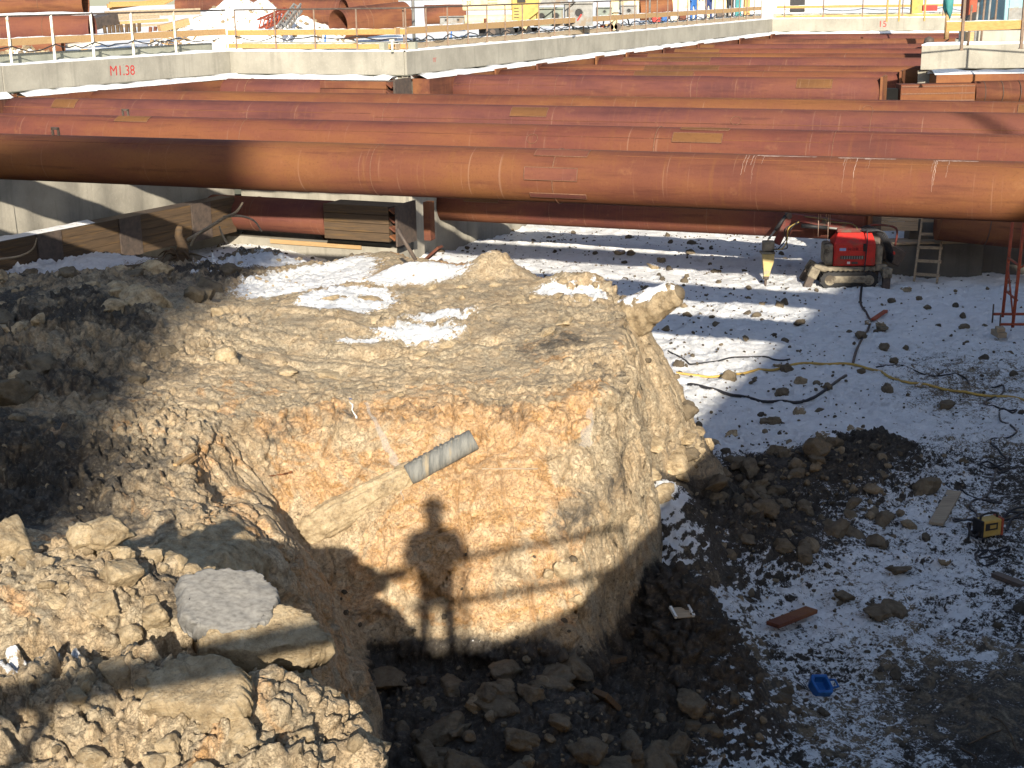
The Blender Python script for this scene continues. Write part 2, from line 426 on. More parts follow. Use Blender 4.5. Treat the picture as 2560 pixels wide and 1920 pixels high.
# ------------------------------------------------------------------ pit terrain
BLOCK = [(-3.9, 8.2), (-3.0, 9.5), (-2.55, 10.6), (-2.85, 11.5), (-2.75, 12.7), (-2.3, 13.3), (-1.5, 13.65), (-.7, 13.5), (-.1, 13.45),
         (.45, 13.55), (.85, 13.75), (1.08, 14.2), (1.2, 15.2), (1.3, 17.0), (1.1, 18.5), (.4, 19.5), (-.7, 20.3), (-1.75, 21.8),
         (-3.2, 24.4), (-4.5, 27.5), (-5.8, 30.2), (-8.2, 33.4), (-12, 35.5), (-22, 35), (-22, 8)]
def gauss(X, Y, cx, cy, rx, ry, rz=0.0):
    c, s = math.cos(rz), math.sin(rz)
    u = (X - cx) * c + (Y - cy) * s; v = -(X - cx) * s + (Y - cy) * c
    return np.exp(-(u / rx) ** 2 - (v / ry) ** 2)
def floor_z(X, Y):
    zf = 0.05 * np.sin(X * 0.7 + 1.0) * np.cos(Y * 0.5)
    ax = np.where(X < 0.1, 1.0, np.exp(-((X - 0.1) / 1.25) ** 2))
    front = ax * (1.30 - 0.55 * sstep(12.6, 9.6, Y)) * sstep(16.5, 14.0, Y)
    side = 0.62 * np.exp(-(np.clip(X - 1.5, 0, 9) / 0.95) ** 2) * sstep(11.5, 13.5, Y) * sstep(21.5, 18.5, Y) * (X > -1)
    heap = 0.50 * gauss(X, Y, 4.6, 20.4, 1.7, 1.25, 0.35) + 0.50 * gauss(X, Y, 2.9, 17.9, 1.25, 1.2) + 0.22 * gauss(X, Y, 5.9, 21.8, .8, .7)
    heap = heap + 0.35 * gauss(X, Y, 2.5, 20.6, .9, .7, .4)
    rid = 0.75 * gauss(X, Y, 1.75, 13.5, .55, .9, .2) + 0.85 * gauss(X, Y, 2.0, 16.6, .65, .9) + 0.25 * gauss(X, Y, 2.0, 13.0, .7, 2.0, -0.1) + 0.30 * gauss(X, Y, .5, 11.0, .9, .8)
    left = 0.45 * sstep(-3, -7, X) * sstep(26, 30, Y)
    berm = 0.20 * gauss(X, Y, 1.5, 41.5, 4.5, 0.5, -0.3) + 0.14 * gauss(X, Y, 5.5, 39.0, 3.5, 0.4, -0.3) + 0.3 * gauss(X, Y, -3.2, 40.0, 1.6, 1.0)
    return zf + np.maximum(front, side) + heap * 0.9 + rid + left + berm
def top_z(X, Y):
    t = np.clip((Y - 16.0) / 16.0, 0, 1)
    k = sstep(-1.0, -4.0, X)
    z = 3.72 - 1.85 * t * k - 0.25 * np.clip((Y - 15) / 5, 0, 1) * (1 - k)
    z = z + 0.42 * gauss(X, Y, -.2, 19.5, .42, .35) + 0.22 * gauss(X, Y, .9, 18.7, .7, .35) + 0.20 * gauss(X, Y, -1.4, 19.7, .7, .3)
    z = z - 0.28 * sstep(16.5, 13.5, Y) * sstep(-3.5, -2.0, X)
    z = z - 0.30 * sstep(12.3, 10.2, Y) * sstep(-2.0, -3.2, X)
    z = z + 0.35 * gauss(X, Y, -4.9, 16.0, 1.0, 2.4, 0.2) + 0.25 * gauss(X, Y, -6.0, 20.0, 1.2, 2.0)
    z = z + 0.12 * gauss(X, Y, -8.8, 31.2, .9, .8) + 0.15 * gauss(X, Y, -6.6, 30.0, 1.6, .7, -.4) - 0.62 * sstep(-5.0, -7.5, X) * sstep(22, 31, Y)
    return z
def base_z(X, Y):
    sd = poly_sd(X, Y, BLOCK)
    w = 1.55 + 0.5 * sstep(16.5, 19, Y) - 1.0 * sstep(-2.2, -2.7, X) * sstep(12.8, 12.0, Y)
    w = w + 0.10 * np.sin(X * 2.3) - 1.0 * sstep(.6, 1.15, X) * sstep(19, 17, Y)
    u = np.clip((sd + w) / w, 0, 1)
    S = 1 - (1 - u) ** 1.65
    zf = floor_z(X, Y); zt = top_z(X, Y)
    # a niche under the ledge and the bay left of the buried pipe
    S = S - 0.30 * gauss(X, Y, -2.0, 12.4, .55, .4) * sstep(0, .3, u) * sstep(1, .8, u)
    return zf + (zt - zf) * np.clip(S, 0, 1), sd, u

def hit(px, py, y0=4.0, y1=60.0):
    v = ray(px, py); Y = np.linspace(y0, y1, 4000); t = Y / v[1]
    X = v[0] * t; Z = EYE[2] + v[2] * t
    zb = base_z(X, Y)[0]
    i = int(np.argmax(Z < zb)) if (Z < zb).any() else len(Y) - 1
    return np.array([X[i], Y[i], zb[i]])
def hits(px, py):
    return hit(px, py)

def grid_faces(nr, nt):
    i = np.arange(nr - 1)[:, None] * nt + np.arange(nt - 1)[None, :]
    return np.stack([i, i + 1, i + nt + 1, i + nt], -1).reshape(-1, 4)
def grid_normals(P):
    du = np.gradient(P, axis=1); dv = np.gradient(P, axis=0)
    n = np.cross(du, dv); n /= np.linalg.norm(n, axis=-1, keepdims=True) + 1e-12
    n[n[..., 2] < 0] *= -1
    return n
def array_mesh(name, P, F, mat, mask=None, smooth=True):
    me = bpy.data.meshes.new(name)
    nv, nf = len(P), len(F); k = F.shape[1]
    me.vertices.add(nv); me.vertices.foreach_set('co', P.astype(np.float32).ravel())
    me.loops.add(nf * k); me.loops.foreach_set('vertex_index', F.astype(np.int32).ravel())
    me.polygons.add(nf)
    me.polygons.foreach_set('loop_start', np.arange(0, nf * k, k, dtype=np.int32))
    me.polygons.foreach_set('loop_total', np.full(nf, k, np.int32))
    me.polygons.foreach_set('use_smooth', np.full(nf, smooth, bool))
    me.update(calc_edges=True); me.validate()
    me.materials.append(mat)
    if mask is not None:
        a = me.attributes.new('mask', 'FLOAT_COLOR', 'POINT')
        c = np.ones((nv, 4), np.float32); c[:, :3] = np.clip(mask, 0, 1); a.data.foreach_set('color', c.ravel())
    o = bpy.data.objects.new(name, me); COL.objects.link(o); XF[o] = Matrix.Identity(4)
    return o

def blob(X, Y, items):
    out = np.zeros(X.shape)
    for (px, py, rx, ry, amt) in items:
        c = hit(px, py)
        out = np.maximum(out, amt * np.exp(-(((X - c[0]) / rx) ** 2 + ((Y - c[1]) / ry) ** 2) ** 1.5))
    return out

# dense in front of the camera position, coarse to the sides
th = np.radians(np.concatenate([np.linspace(-70, -26, 28)[:-1], np.linspace(-26, 26, 690), np.linspace(26, 60, 24)[1:]]))
rr = np.concatenate([np.arange(4.0, 9.0, .2), np.arange(9.0, 11.2, .026), np.arange(11.2, 15.6, .0165), np.arange(15.6, 24, .035), np.arange(24, 52, .075)])
TH, RR = np.meshgrid(th, rr)
X, Y = RR * np.sin(TH), RR * np.cos(TH)
Z, SD, UU = base_z(X, Y)
P = np.stack([X, Y, Z], -1)
N = grid_normals(P)
face = sstep(0.02, 0.15, UU) * sstep(1.0, 0.9, UU)
plate = sstep(0.9, 1.0, UU)
flr = 1 - sstep(0.0, 0.1, UU)
heapm = np.clip(gauss(X, Y, 4.6, 20.4, 1.7, 1.25, .35) + gauss(X, Y, 2.9, 17.9, 1.3, 1.3) + .8 * gauss(X, Y, 5.9, 21.8, .8, .7), 0, 1)
apr = np.clip(flr * (sstep(2.6, 1.2, X + 0.25 * np.sin(Y * 1.3)) * sstep(18.5, 15.5, Y)), 0, 1)
leftd = plate * sstep(-2.6, -4.2, X + 0.08 * (Y - 14))
track = plate * np.clip(gauss(X, Y, -2.6, 17.0, 1.6, 2.6, .25) + gauss(X, Y, .3, 16.9, 1.0, .5) + gauss(X, Y, -1.6, 14.9, 1.0, .5), 0, 1)
ochre_band = face * sstep(.70, .86, UU)
rough = 0.40 * flr + 0.85 * apr + 0.9 * heapm * flr + face * (0.30 + 0.5 * ochre_band) + plate * 0.62 + 0.55 * leftd - 0.30 * track
rough = np.clip(rough, .12, 1.3) * (0.55 + 0.9 * sstep(-.35, .35, vnoise(X * .9, Y * .9, Z * .9, 91)))
D = 0.12 * fbm(X * .8, Y * .8, Z * .8, 3, 3) * (1 - .55 * flr * (1 - heapm) * (1 - apr))
w1, w1b, id1 = worley(X * 3.2 + .5 * vnoise(X * 4, Y * 4, Z * 4, 8), Y * 3.2, Z * 3.2, 11)
D += rough * 0.115 * np.clip(.62 - w1, -.1, .6) * (0.4 + id1)
w2, w2b, id2 = worley(X * 8.5, Y * 8.5 + .5 * vnoise(X * 9, Y * 9, Z * 9, 9), Z * 8.5, 12)
D += rough * 0.060 * np.clip(.60 - w2, -.1, .6) * (0.3 + 1.2 * id2)
D += rough * 0.030 * fbm(X * 19, Y * 19, Z * 19, 2, 31, .6)
w5, w5b, id5 = worley(X * 5.2 + .7 * vnoise(X * 6, Y * 6, Z * 6, 15), Y * 5.2 + .7 * vnoise(X * 6, Y * 6, Z * 6, 16), Z * 5.2, 17)
e5 = sstep(0, .16, w5b - w5)
D += rough * (.075 * (id5 - .45) * e5 - .035 * (1 - e5))
w6, w6b, id6 = worley(X * 15 + .6 * vnoise(X * 15, Y * 15, Z * 15, 18), Y * 15, Z * 15, 19)
D += rough * .030 * (id6 - .45) * sstep(0, .2, w6b - w6)
D += 0.030 * face * fbm(X * 3.2, Y * 3.2, Z * 1.5, 4, 21, .55, True)
# layered facets on the cut face
w3, w3b, id3 = worley(X * 1.7, Y * 1.7, Z * 1.7 + .6 * vnoise(X * 2, Y * 2, Z * 2, 5), 41)
D += face * 0.13 * (id3 - .5) * sstep(0, .12, w3b - w3) - face * 0.05 * (1 - sstep(0, .05, w3b - w3))
# bucket / track striations on the plateau
ca, sa = math.cos(-.30), math.sin(-.30)
ux, uy = X * ca + Y * sa, -X * sa + Y * ca
D += track * 0.055 * vnoise(ux * .8, uy * 5.0 + .8 * vnoise(X, Y, Z, 7), Z * 0, 51) + track * .02 * vnoise(ux * 2, uy * 13, Z * 0, 52)
# thin cracks
cr = np.abs(fbm(X * 1.1, Y * 1.1, Z * 1.1, 3, 61))
D -= (face * .09 + plate * .05 + apr * .05) * (1 - sstep(.0, .020, cr))
# trodden snow: soft lumps
D += flr * (1 - apr) * (1 - heapm) * (.05 * vnoise(X * 2.2, Y * 2.2, Z * 0, 71) + .034 * vnoise(X * 5, Y * 5, Z * 0, 72) + .024 * fbm(X * 14, Y * 14, Z * 0, 2, 73))
far = sstep(60, 20, RR)
P = P + N * (D * (0.6 + .4 * far))[..., None]
# masks: snow, orange, dark
sn = flr * (1 - .98 * heapm) * (1 - .90 * apr)
near_dirt = np.clip(sstep(25, 14, Y) * sstep(1.5, 3.0, X) + .6 * sstep(5.5, 8, X) * sstep(32, 24, Y), 0, 1)
sn = sn * (0.98 - 0.60 * near_dirt) + flr * .18 * vnoise(X * .6, Y * .6, Z * 0, 81) * near_dirt
sn = sn - .25 * flr * gauss(X, Y, 9.5, 27, 3, 3)
sn = sn + plate * blob(X, Y, [(770, 700, 1.0, 2.0, 1.45), (870, 755, .6, 1.1, 1.4), (640, 655, 1.0, 1.8, 1.2), (60, 650, 2.2, 2.4, 1.5), (220, 640, 1.4, 1.5, 1.3), (400, 690, 1.0, .9, .9),
                             (1000, 670, 1.2, .6, 1.0), (1090, 790, .5, .4, .9), (1040, 830, .6, .4, .85), (1480, 735, .5, .5, .9), (1545, 750, .4, .6, 1.0), (1390, 720, .35, .3, .8), (900, 850, .3, .2, .8), (1200, 770, .3, .2, .7)])
sn = sn + plate * .35 * sstep(24, 30, Y) + face * .3 * sstep(18, 20, Y)
apr_sn = flr * apr * sstep(.6, 2.2, X) * .62 * sstep(-.2, .5, vnoise(X * 1.1, Y * 1.1, Z * 0, 83)) + flr * .08 * sstep(1.5, 2.4, X) * sstep(14, 16, Y) * sstep(19, 16.5, Y)
sn = sn + apr_sn
orange = face * (0.46 + .40 * gauss(X, Z, -.45, 2.9, .75, .75) + .25 * gauss(X, Z, .2, 1.6, .8, .5)) + ochre_band * .35 * sstep(-2.3, -.5, X) - face * .9 * sstep(.45, 1.1, X) + plate * .22 * sstep(13.3, 15, 28 - Y)
dark = .95 * heapm * flr + .80 * apr * (1 - .8 * gauss(X, Y, 2.0, 16.4, .8, 1.0)) + .40 * leftd + .62 * flr + plate * .36 * sstep(-.3, .5, fbm(X * .9, Y * .9, Z * .9, 4, 93, .65)) * sstep(.35, .1, track)  # leftd and apr terms also paint shade over the slope and trench
dark = dark + ochre_band * .45 * sstep(-.1, .4, vnoise(X * 2, Y * 2, Z * 2, 94)) + .55 * flr * near_dirt * sstep(0, .5, vnoise(X * .9, Y * .9, Z * 0, 95)) + face * .55 * sstep(1.9, 1.25, Z + .25 * vnoise(X * 3, Y * 3, Z * 3, 98))  # face term paints in the shadow along its foot
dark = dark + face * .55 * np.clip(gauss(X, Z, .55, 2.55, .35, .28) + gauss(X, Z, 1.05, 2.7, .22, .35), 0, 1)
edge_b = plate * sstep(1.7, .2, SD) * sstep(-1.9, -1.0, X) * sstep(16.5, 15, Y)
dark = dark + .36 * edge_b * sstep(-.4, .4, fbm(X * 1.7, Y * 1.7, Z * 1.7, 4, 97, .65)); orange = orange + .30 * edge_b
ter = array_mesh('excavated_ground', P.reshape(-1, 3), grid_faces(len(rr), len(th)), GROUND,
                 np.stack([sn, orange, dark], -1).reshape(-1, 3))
tag(ter, 'excavation floor with trodden snow and a tall cut block of brown clay', kind='structure')
TER_P, TER_TH, TER_R = P, th, rr

def on_ter(x, y):
    t, r = math.atan2(x, y), math.hypot(x, y)
    i = min(max(int(np.searchsorted(TER_R, r)), 0), len(TER_R) - 1); j = min(max(int(np.searchsorted(TER_TH, t)), 0), len(TER_TH) - 1)
    return float(TER_P[i, j, 2])

# ------------------------------------------------------------------ foreground clay mound
MOUND = [(-9, 2.5), (-.15, 2.5), (-.30, 3.6), (-.45, 4.6), (-.58, 5.35), (-.85, 5.85), (-1.18, 6.3), (-1.6, 6.7), (-2.1, 6.92), (-2.7, 6.8), (-3.4, 6.95), (-9, 7.2)]
def mound_z(X, Y):
    sd = poly_sd(X, Y, MOUND)
    zt = 4.72 - .20 * np.clip(6.8 - Y, -1, 4) + .10 * np.sin(X * 2.1 + Y) - .12 * sstep(-1.2, -.5, X)
    zt = zt - .22 * np.exp(-((Y - 5.95 - .25 * (X + 1.2)) / .18) ** 2) * sstep(-3.5, -1.4, X)
    w = .85
    u = np.clip((sd + w) / w, 0, 1.0)
    rim = np.clip(sd / .45, 0, 1)
    return np.where(sd > 0, zt - .13 * (1 - rim) ** 2, -.2 + (zt - .13 + .2) * u ** .6)
th2 = np.radians(np.concatenate([np.linspace(-68, -34, 20)[:-1], np.linspace(-34, 1, 430)]))
rr2 = np.arange(3.2, 8.3, .0135)
TH2, RR2 = np.meshgrid(th2, rr2)
X, Y = RR2 * np.sin(TH2), RR2 * np.cos(TH2)
Z = mound_z(X, Y)
P = np.stack([X, Y, Z], -1); N = grid_normals(P)
rg = .55 + .7 * sstep(-.3, .4, vnoise(X * 1.1, Y * 1.1, Z, 191))
D = .12 * fbm(X * 1.3, Y * 1.3, Z * 1.3, 3, 103)
w1, w1b, id1 = worley(X * 4.2 + .5 * vnoise(X * 5, Y * 5, Z * 5, 108), Y * 4.2, Z * 4.2, 111)
D += rg * .13 * np.clip(.62 - w1, -.15, .6) * (.3 + 1.3 * id1)
w2, w2b, id2 = worley(X * 10 + .6 * vnoise(X * 9, Y * 9, Z * 9, 7), Y * 10, Z * 10, 112)
D += rg * .065 * np.clip(.6 - w2, -.15, .6) * (.3 + 1.3 * id2)
w4, _, id4 = worley(X * 24, Y * 24, Z * 24, 114)
D += rg * .022 * np.clip(.6 - w4, -.15, .6) * (.3 + 1.3 * id4)
D += rg * .022 * fbm(X * 26, Y * 26, Z * 26, 2, 131, .6)
w5, w5b, id5 = worley(X * 6.5 + .7 * vnoise(X * 7, Y * 7, Z * 7, 15), Y * 6.5 + .7 * vnoise(X * 7, Y * 7, Z * 7, 16), Z * 6.5, 17)
e5 = sstep(0, .16, w5b - w5); D += rg * (.085 * (id5 - .45) * e5 - .045 * (1 - e5))
w6, w6b, id6 = worley(X * 17 + .6 * vnoise(X * 17, Y * 17, Z * 17, 18), Y * 17, Z * 17, 19)
D += rg * .032 * (id6 - .45) * sstep(0, .2, w6b - w6)
cr = np.abs(fbm(X * 1.7, Y * 1.7, Z * 1.7, 3, 161)); D -= .08 * (1 - sstep(0, .025, cr))
P = P + N * D[..., None]
c0 = pz(110, 1880, 4.15)
sn2 = .95 * np.exp(-(((X - c0[0]) / .20) ** 2 + ((Y - c0[1]) / .12) ** 2) ** 2)
dk2 = .5 * sstep(.15, .5, vnoise(X * 1.9, Y * 1.9, Z * 1.9, 195)) + .3 * sstep(4.3, 3.4, Z)
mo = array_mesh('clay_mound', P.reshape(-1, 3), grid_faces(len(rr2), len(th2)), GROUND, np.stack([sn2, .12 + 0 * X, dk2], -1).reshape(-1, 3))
tag(mo, 'mound of crumbling pale clay beside the dark trench', kind='structure')
MO_P = P
def on_mound(x, y):
    t, r = math.atan2(x, y), math.hypot(x, y)
    i = min(max(int(np.searchsorted(rr2, r)), 0), len(rr2) - 1); j = min(max(int(np.searchsorted(th2, t)), 0), len(th2) - 1)
    return float(MO_P[i, j, 2])
def mhit(px, py):
    v = ray(px, py); Yq = np.linspace(3.3, 9, 1500); t = Yq / v[1]
    Xq = v[0] * t; Zq = EYE[2] + v[2] * t; zb = mound_z(Xq, Yq)
    i = int(np.argmax(Zq < zb)); return np.array([Xq[i], Yq[i], zb[i]])

# ------------------------------------------------------------------ clods
import bmesh
def clod_shape(seed, sub, flat=1.0, cuts=9, lump=.22):
    r = random.Random(seed)
    bm = bmesh.new(); bmesh.ops.create_icosphere(bm, subdivisions=sub, radius=1.0)
    V = np.array([v.co[:] for v in bm.verts]); F_ = np.array([[v.index for v in f.verts] for f in bm.faces]); bm.free()
    sx, sy, sz = r.uniform(.8, 1.3), r.uniform(.7, 1.0), r.uniform(.55, .85) * flat
    for _ in range(cuts):
        n = np.array([r.gauss(0, 1) for _ in range(3)]); n /= np.linalg.norm(n); d = r.uniform(.55, .88)
        o = V @ n - d; V = V - np.where(o > 0, o, 0)[:, None] * n * .97
    q = V * 1.9 + seed * 7.1
    V = V * (1 + lump * fbm(q[:, 0], q[:, 1], q[:, 2], 3, seed % 50, .6))[:, None]
    q = V * 6 + seed * 3.3
    V = V * (1 + .07 * fbm(q[:, 0], q[:, 1], q[:, 2], 2, seed % 50))[:, None]
    q = V * 3.3 + seed; w_, wb_, i_ = worley(q[:, 0], q[:, 1], q[:, 2], seed % 40)
    V = V * (1 + .10 * (i_ - .5) * sstep(0, .15, wb_ - w_))[:, None]
    return V * np.array([sx, sy, sz]), F_
VAR2 = [clod_shape(100 + i, 2) for i in range(14)]
VAR1 = [clod_shape(200 + i, 1) for i in range(10)]
def rotz(a):
    return np.array([[math.cos(a), -math.sin(a), 0], [math.sin(a), math.cos(a), 0], [0, 0, 1.0]])
class Scatter:
    def __init__(s): s.v = []; s.f = []; s.t = []; s.n = 0
    def put(s, x, y, z, r, tone=0.0, sub=None, sink=.3):
        V, F_ = rng.choice(VAR2 if (sub or (2 if r > .05 else 1)) == 2 else VAR1)
        R = np.array(Euler((rng.uniform(-.5, .5), rng.uniform(-.5, .5), rng.uniform(0, 6.28))).to_matrix())
        q = V @ R.T * r; q = q + np.array([x, y, z + r * (.62 - 2 * sink * .62)])
        s.v.append(q); s.f.append(F_ + s.n); s.n += len(q); s.t.append(np.full(len(q), tone))
    def build(s, name, mat, label):
        V = np.concatenate(s.v); F_ = np.concatenate(s.f)
        o = array_mesh(name, V, F_, mat, smooth=False)
        a = o.data.attributes.new('tone', 'FLOAT', 'POINT'); a.data.foreach_set('value', np.concatenate(s.t).astype(np.float32))
        return tag(o, label, kind='stuff')
def pareto(lo, hi, k=2.2):
    u = rng.random(); return lo / (1 - u * (1 - (lo / hi) ** k)) ** (1 / k)

S1 = Scatter()
for _ in range(2100):                                  # rubble apron in front of and beside the block
    x, y = rng.uniform(-2.6, 2.6), rng.uniform(9.6, 17.5)
    if poly_sd(np.array([x]), np.array([y]), BLOCK)[0] > -1.5: continue
    if x > 1.8 and rng.random() < .55: continue
    r = pareto(.022, .17); S1.put(x, y, on_ter(x, y), r, rng.uniform(.45, .95), sink=.35)
for _ in range(800):                                   # dark heap on the snow
    x, y = rng.gauss(4.3, 1.1), rng.gauss(20.0, .95)
    if rng.random() < .45: x, y = rng.gauss(2.9, .75), rng.gauss(17.9, .85)
    r = pareto(.022, .16); S1.put(x, y, on_ter(x, y), r, rng.uniform(.35, .95), sink=.3)
S1.build('loose_rubble', CLOD, 'broken dark clay rubble at the foot of the cut block')
S2 = Scatter()
for _ in range(6200):                                  # snow floor
    y = rng.uniform(11.5, 45); x = rng.uniform(-.24, .40) * y
    if poly_sd(np.array([x]), np.array([y]), BLOCK)[0] > -1.0: continue
    if x > 5.2 + .12 * (y - 18) and rng.random() < .6: continue
    r = pareto(.018, .11) * (1 if y < 26 else 1.3); S2.put(x, y, on_ter(x, y), r, rng.uniform(.2, .9), sub=2 if r > .075 else 1, sink=.35)
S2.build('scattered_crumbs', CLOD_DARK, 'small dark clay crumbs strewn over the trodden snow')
S3 = Scatter()
for _ in range(1500):                                  # plateau and left slope
    y = rng.uniform(10.5, 31); x = rng.uniform(-.42 * y, 1.5)
    s_ = poly_sd(np.array([x]), np.array([y]), BLOCK)[0]
    if s_ < .05: continue
    lf = x + .08 * (y - 14) < -3.0
    if not lf and rng.random() < .45: continue
    r = pareto(.022, .15) * (1.0 if lf else .8); S3.put(x, y, on_ter(x, y), r, rng.uniform(0, .7) if lf else rng.uniform(0, .5), sink=.42)
S3.build('crumbled_clay', CLOD, 'crumbled brown clay over the top of the cut block')
S4 = Scatter()
for _ in range(1150):                                  # mound
    y = rng.uniform(4.0, 7.0); x = rng.uniform(-3.4, -.45)
    if poly_sd(np.array([x]), np.array([y]), MOUND)[0] < -.15: continue
    r = pareto(.010, .075); S4.put(x, y, on_mound(x, y), r, rng.uniform(0, .35), sub=2 if r > .022 else 1, sink=.25)
S4.build('mound_crumbs', CLOD, 'pale clay crumbs and small lumps covering the mound')

# single clods
VAR3 = []
for i in range(12):
    V, F_ = clod_shape(300 + i, 4, 1.0, 15, .20)
    me = bpy.data.meshes.new('clod_lump'); me.from_pydata(V.tolist(), [], F_.tolist())
    me.polygons.foreach_set('use_smooth', [True] * len(me.polygons)); me.materials.append(CLOD); VAR3.append(me)
VAR3D = []
for me in VAR3:
    c = me.copy(); c.materials.clear(); c.materials.append(CLOD_DARK); VAR3D.append(c)
VAR3S = []
for me in VAR3:
    c = me.copy(); c.materials.clear(); c.materials.append(CLOD_SNOW); VAR3S.append(c)
def clod(x, y, z, r, label, group, var=VAR3, scale=(1, 1, 1), rot=None, name='clay_clod', idx=None, sink=.25):
    me = var[idx] if idx is not None else rng.choice(var)
    o = bpy.data.objects.new(name, me); COL.objects.link(o)
    o.location = (x, y, z + r * scale[2] * (.62 - 1.24 * sink))
    o.rotation_euler = rot or (rng.uniform(-.4, .4), rng.uniform(-.4, .4), rng.uniform(0, 6.28))
    o.scale = (r * scale[0], r * scale[1], r * scale[2])
    return tag(o, label, 'clod', group)
n = 0
while n < 95:
    y = rng.uniform(17, 40); x = rng.uniform(-.12, .34) * y
    if poly_sd(np.array([x]), np.array([y]), BLOCK)[0] > -1.2 or gauss(np.array([x]), np.array([y]), 4.3, 20, 2, 1.6)[0] > .5: continue
    if rng.random() < .4: clod(x, y, on_ter(x, y), rng.uniform(.09, .19), 'snow dusted clay clod lying loose on the trodden snow floor', 'snow dusted clods on the floor', VAR3S)
    else: clod(x, y, on_ter(x, y), rng.uniform(.09, .19), 'bare dark clay clod lying loose on the trodden snow floor', 'bare clods on the floor', VAR3D)
    n += 1
n = 0
while n < 48:
    x, y = rng.gauss(3.4, 1.2), rng.gauss(18.8, 1.4)
    if x < 1.9: continue
    clod(x, y, on_ter(x, y), rng.uniform(.13, .30), 'dark clay chunk in the heap dumped beside the cut block', 'chunks of the dark heap', VAR3D, scale=(1, rng.uniform(.7, 1), rng.uniform(.6, .95))); n += 1
n = 0
while n < 60:
    x, y = rng.uniform(-2.2, 2.4), rng.uniform(9.8, 13.0)
    if poly_sd(np.array([x]), np.array([y]), BLOCK)[0] > -1.6: continue
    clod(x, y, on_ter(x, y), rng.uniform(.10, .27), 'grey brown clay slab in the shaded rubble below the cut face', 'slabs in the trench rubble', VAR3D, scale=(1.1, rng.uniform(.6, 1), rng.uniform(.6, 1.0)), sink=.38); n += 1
n = 0
while n < 46:
    y = rng.uniform(12.4, 26); x = rng.uniform(-.40 * y, -.20 * y)
    if poly_sd(np.array([x]), np.array([y]), BLOCK)[0] < .2: continue
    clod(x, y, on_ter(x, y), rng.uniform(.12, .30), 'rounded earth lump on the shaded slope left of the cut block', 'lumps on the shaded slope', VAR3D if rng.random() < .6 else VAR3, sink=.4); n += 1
n = 0
while n < 20:
    y = rng.uniform(14.2, 19); x = rng.uniform(-2.5, 1.3)
    if poly_sd(np.array([x]), np.array([y]), BLOCK)[0] < .2: continue
    clod(x, y, on_ter(x, y), rng.uniform(.09, .20), 'brown clay lump on the sunlit top of the cut block', 'lumps on the block top', VAR3, scale=(1.2, .9, .5), sink=.45); n += 1
n = 0
while n < 64:
    y = rng.uniform(4.4, 6.8); x = rng.uniform(-2.7, -.6)
    if poly_sd(np.array([x]), np.array([y]), MOUND)[0] < .0: continue
    clod(x, y, on_mound(x, y), rng.uniform(.04, .095), 'pale crumbly clay lump lying on the foreground mound', 'lumps on the mound', VAR3, sink=.3); n += 1
# named big pieces on the mound
def mclod(px, py, r, label, **k):
    c = mhit(px, py); return clod(c[0], c[1], c[2], r, label, None, **k)
mclod(275, 1370, .13, 'large round brown clod crowning the mound, rust stained on one side', idx=2, sink=.0)
mclod(205, 1375, .10, 'knobbly pale clod with a rusty spot on the mound crest', idx=5, sink=.0)
mclod(35, 1395, .16, 'cracked pale clod on the mound crest', idx=7, sink=.1)
mclod(300, 1470, .13, 'broad flat faced pale clod below the large round clod', idx=8, sink=.1)
mclod(260, 1525, .10, 'round pitted pale clod beside a deep shaded hollow', idx=1)
mclod(385, 1555, .10, 'pale clod with brown pitted face between two hollows', idx=4)
mclod(470, 1545, .085, 'small brown faced clod leaning against the smooth grey slab', idx=9)
mclod(340, 1680, .15, 'long brown clay slab lying in the shade of the rail', idx=3, scale=(1.4, .8, .7), sink=.3)
mclod(300, 1710, .12, 'grey brown boulder like clod in the rail shadow', idx=6, sink=.25)

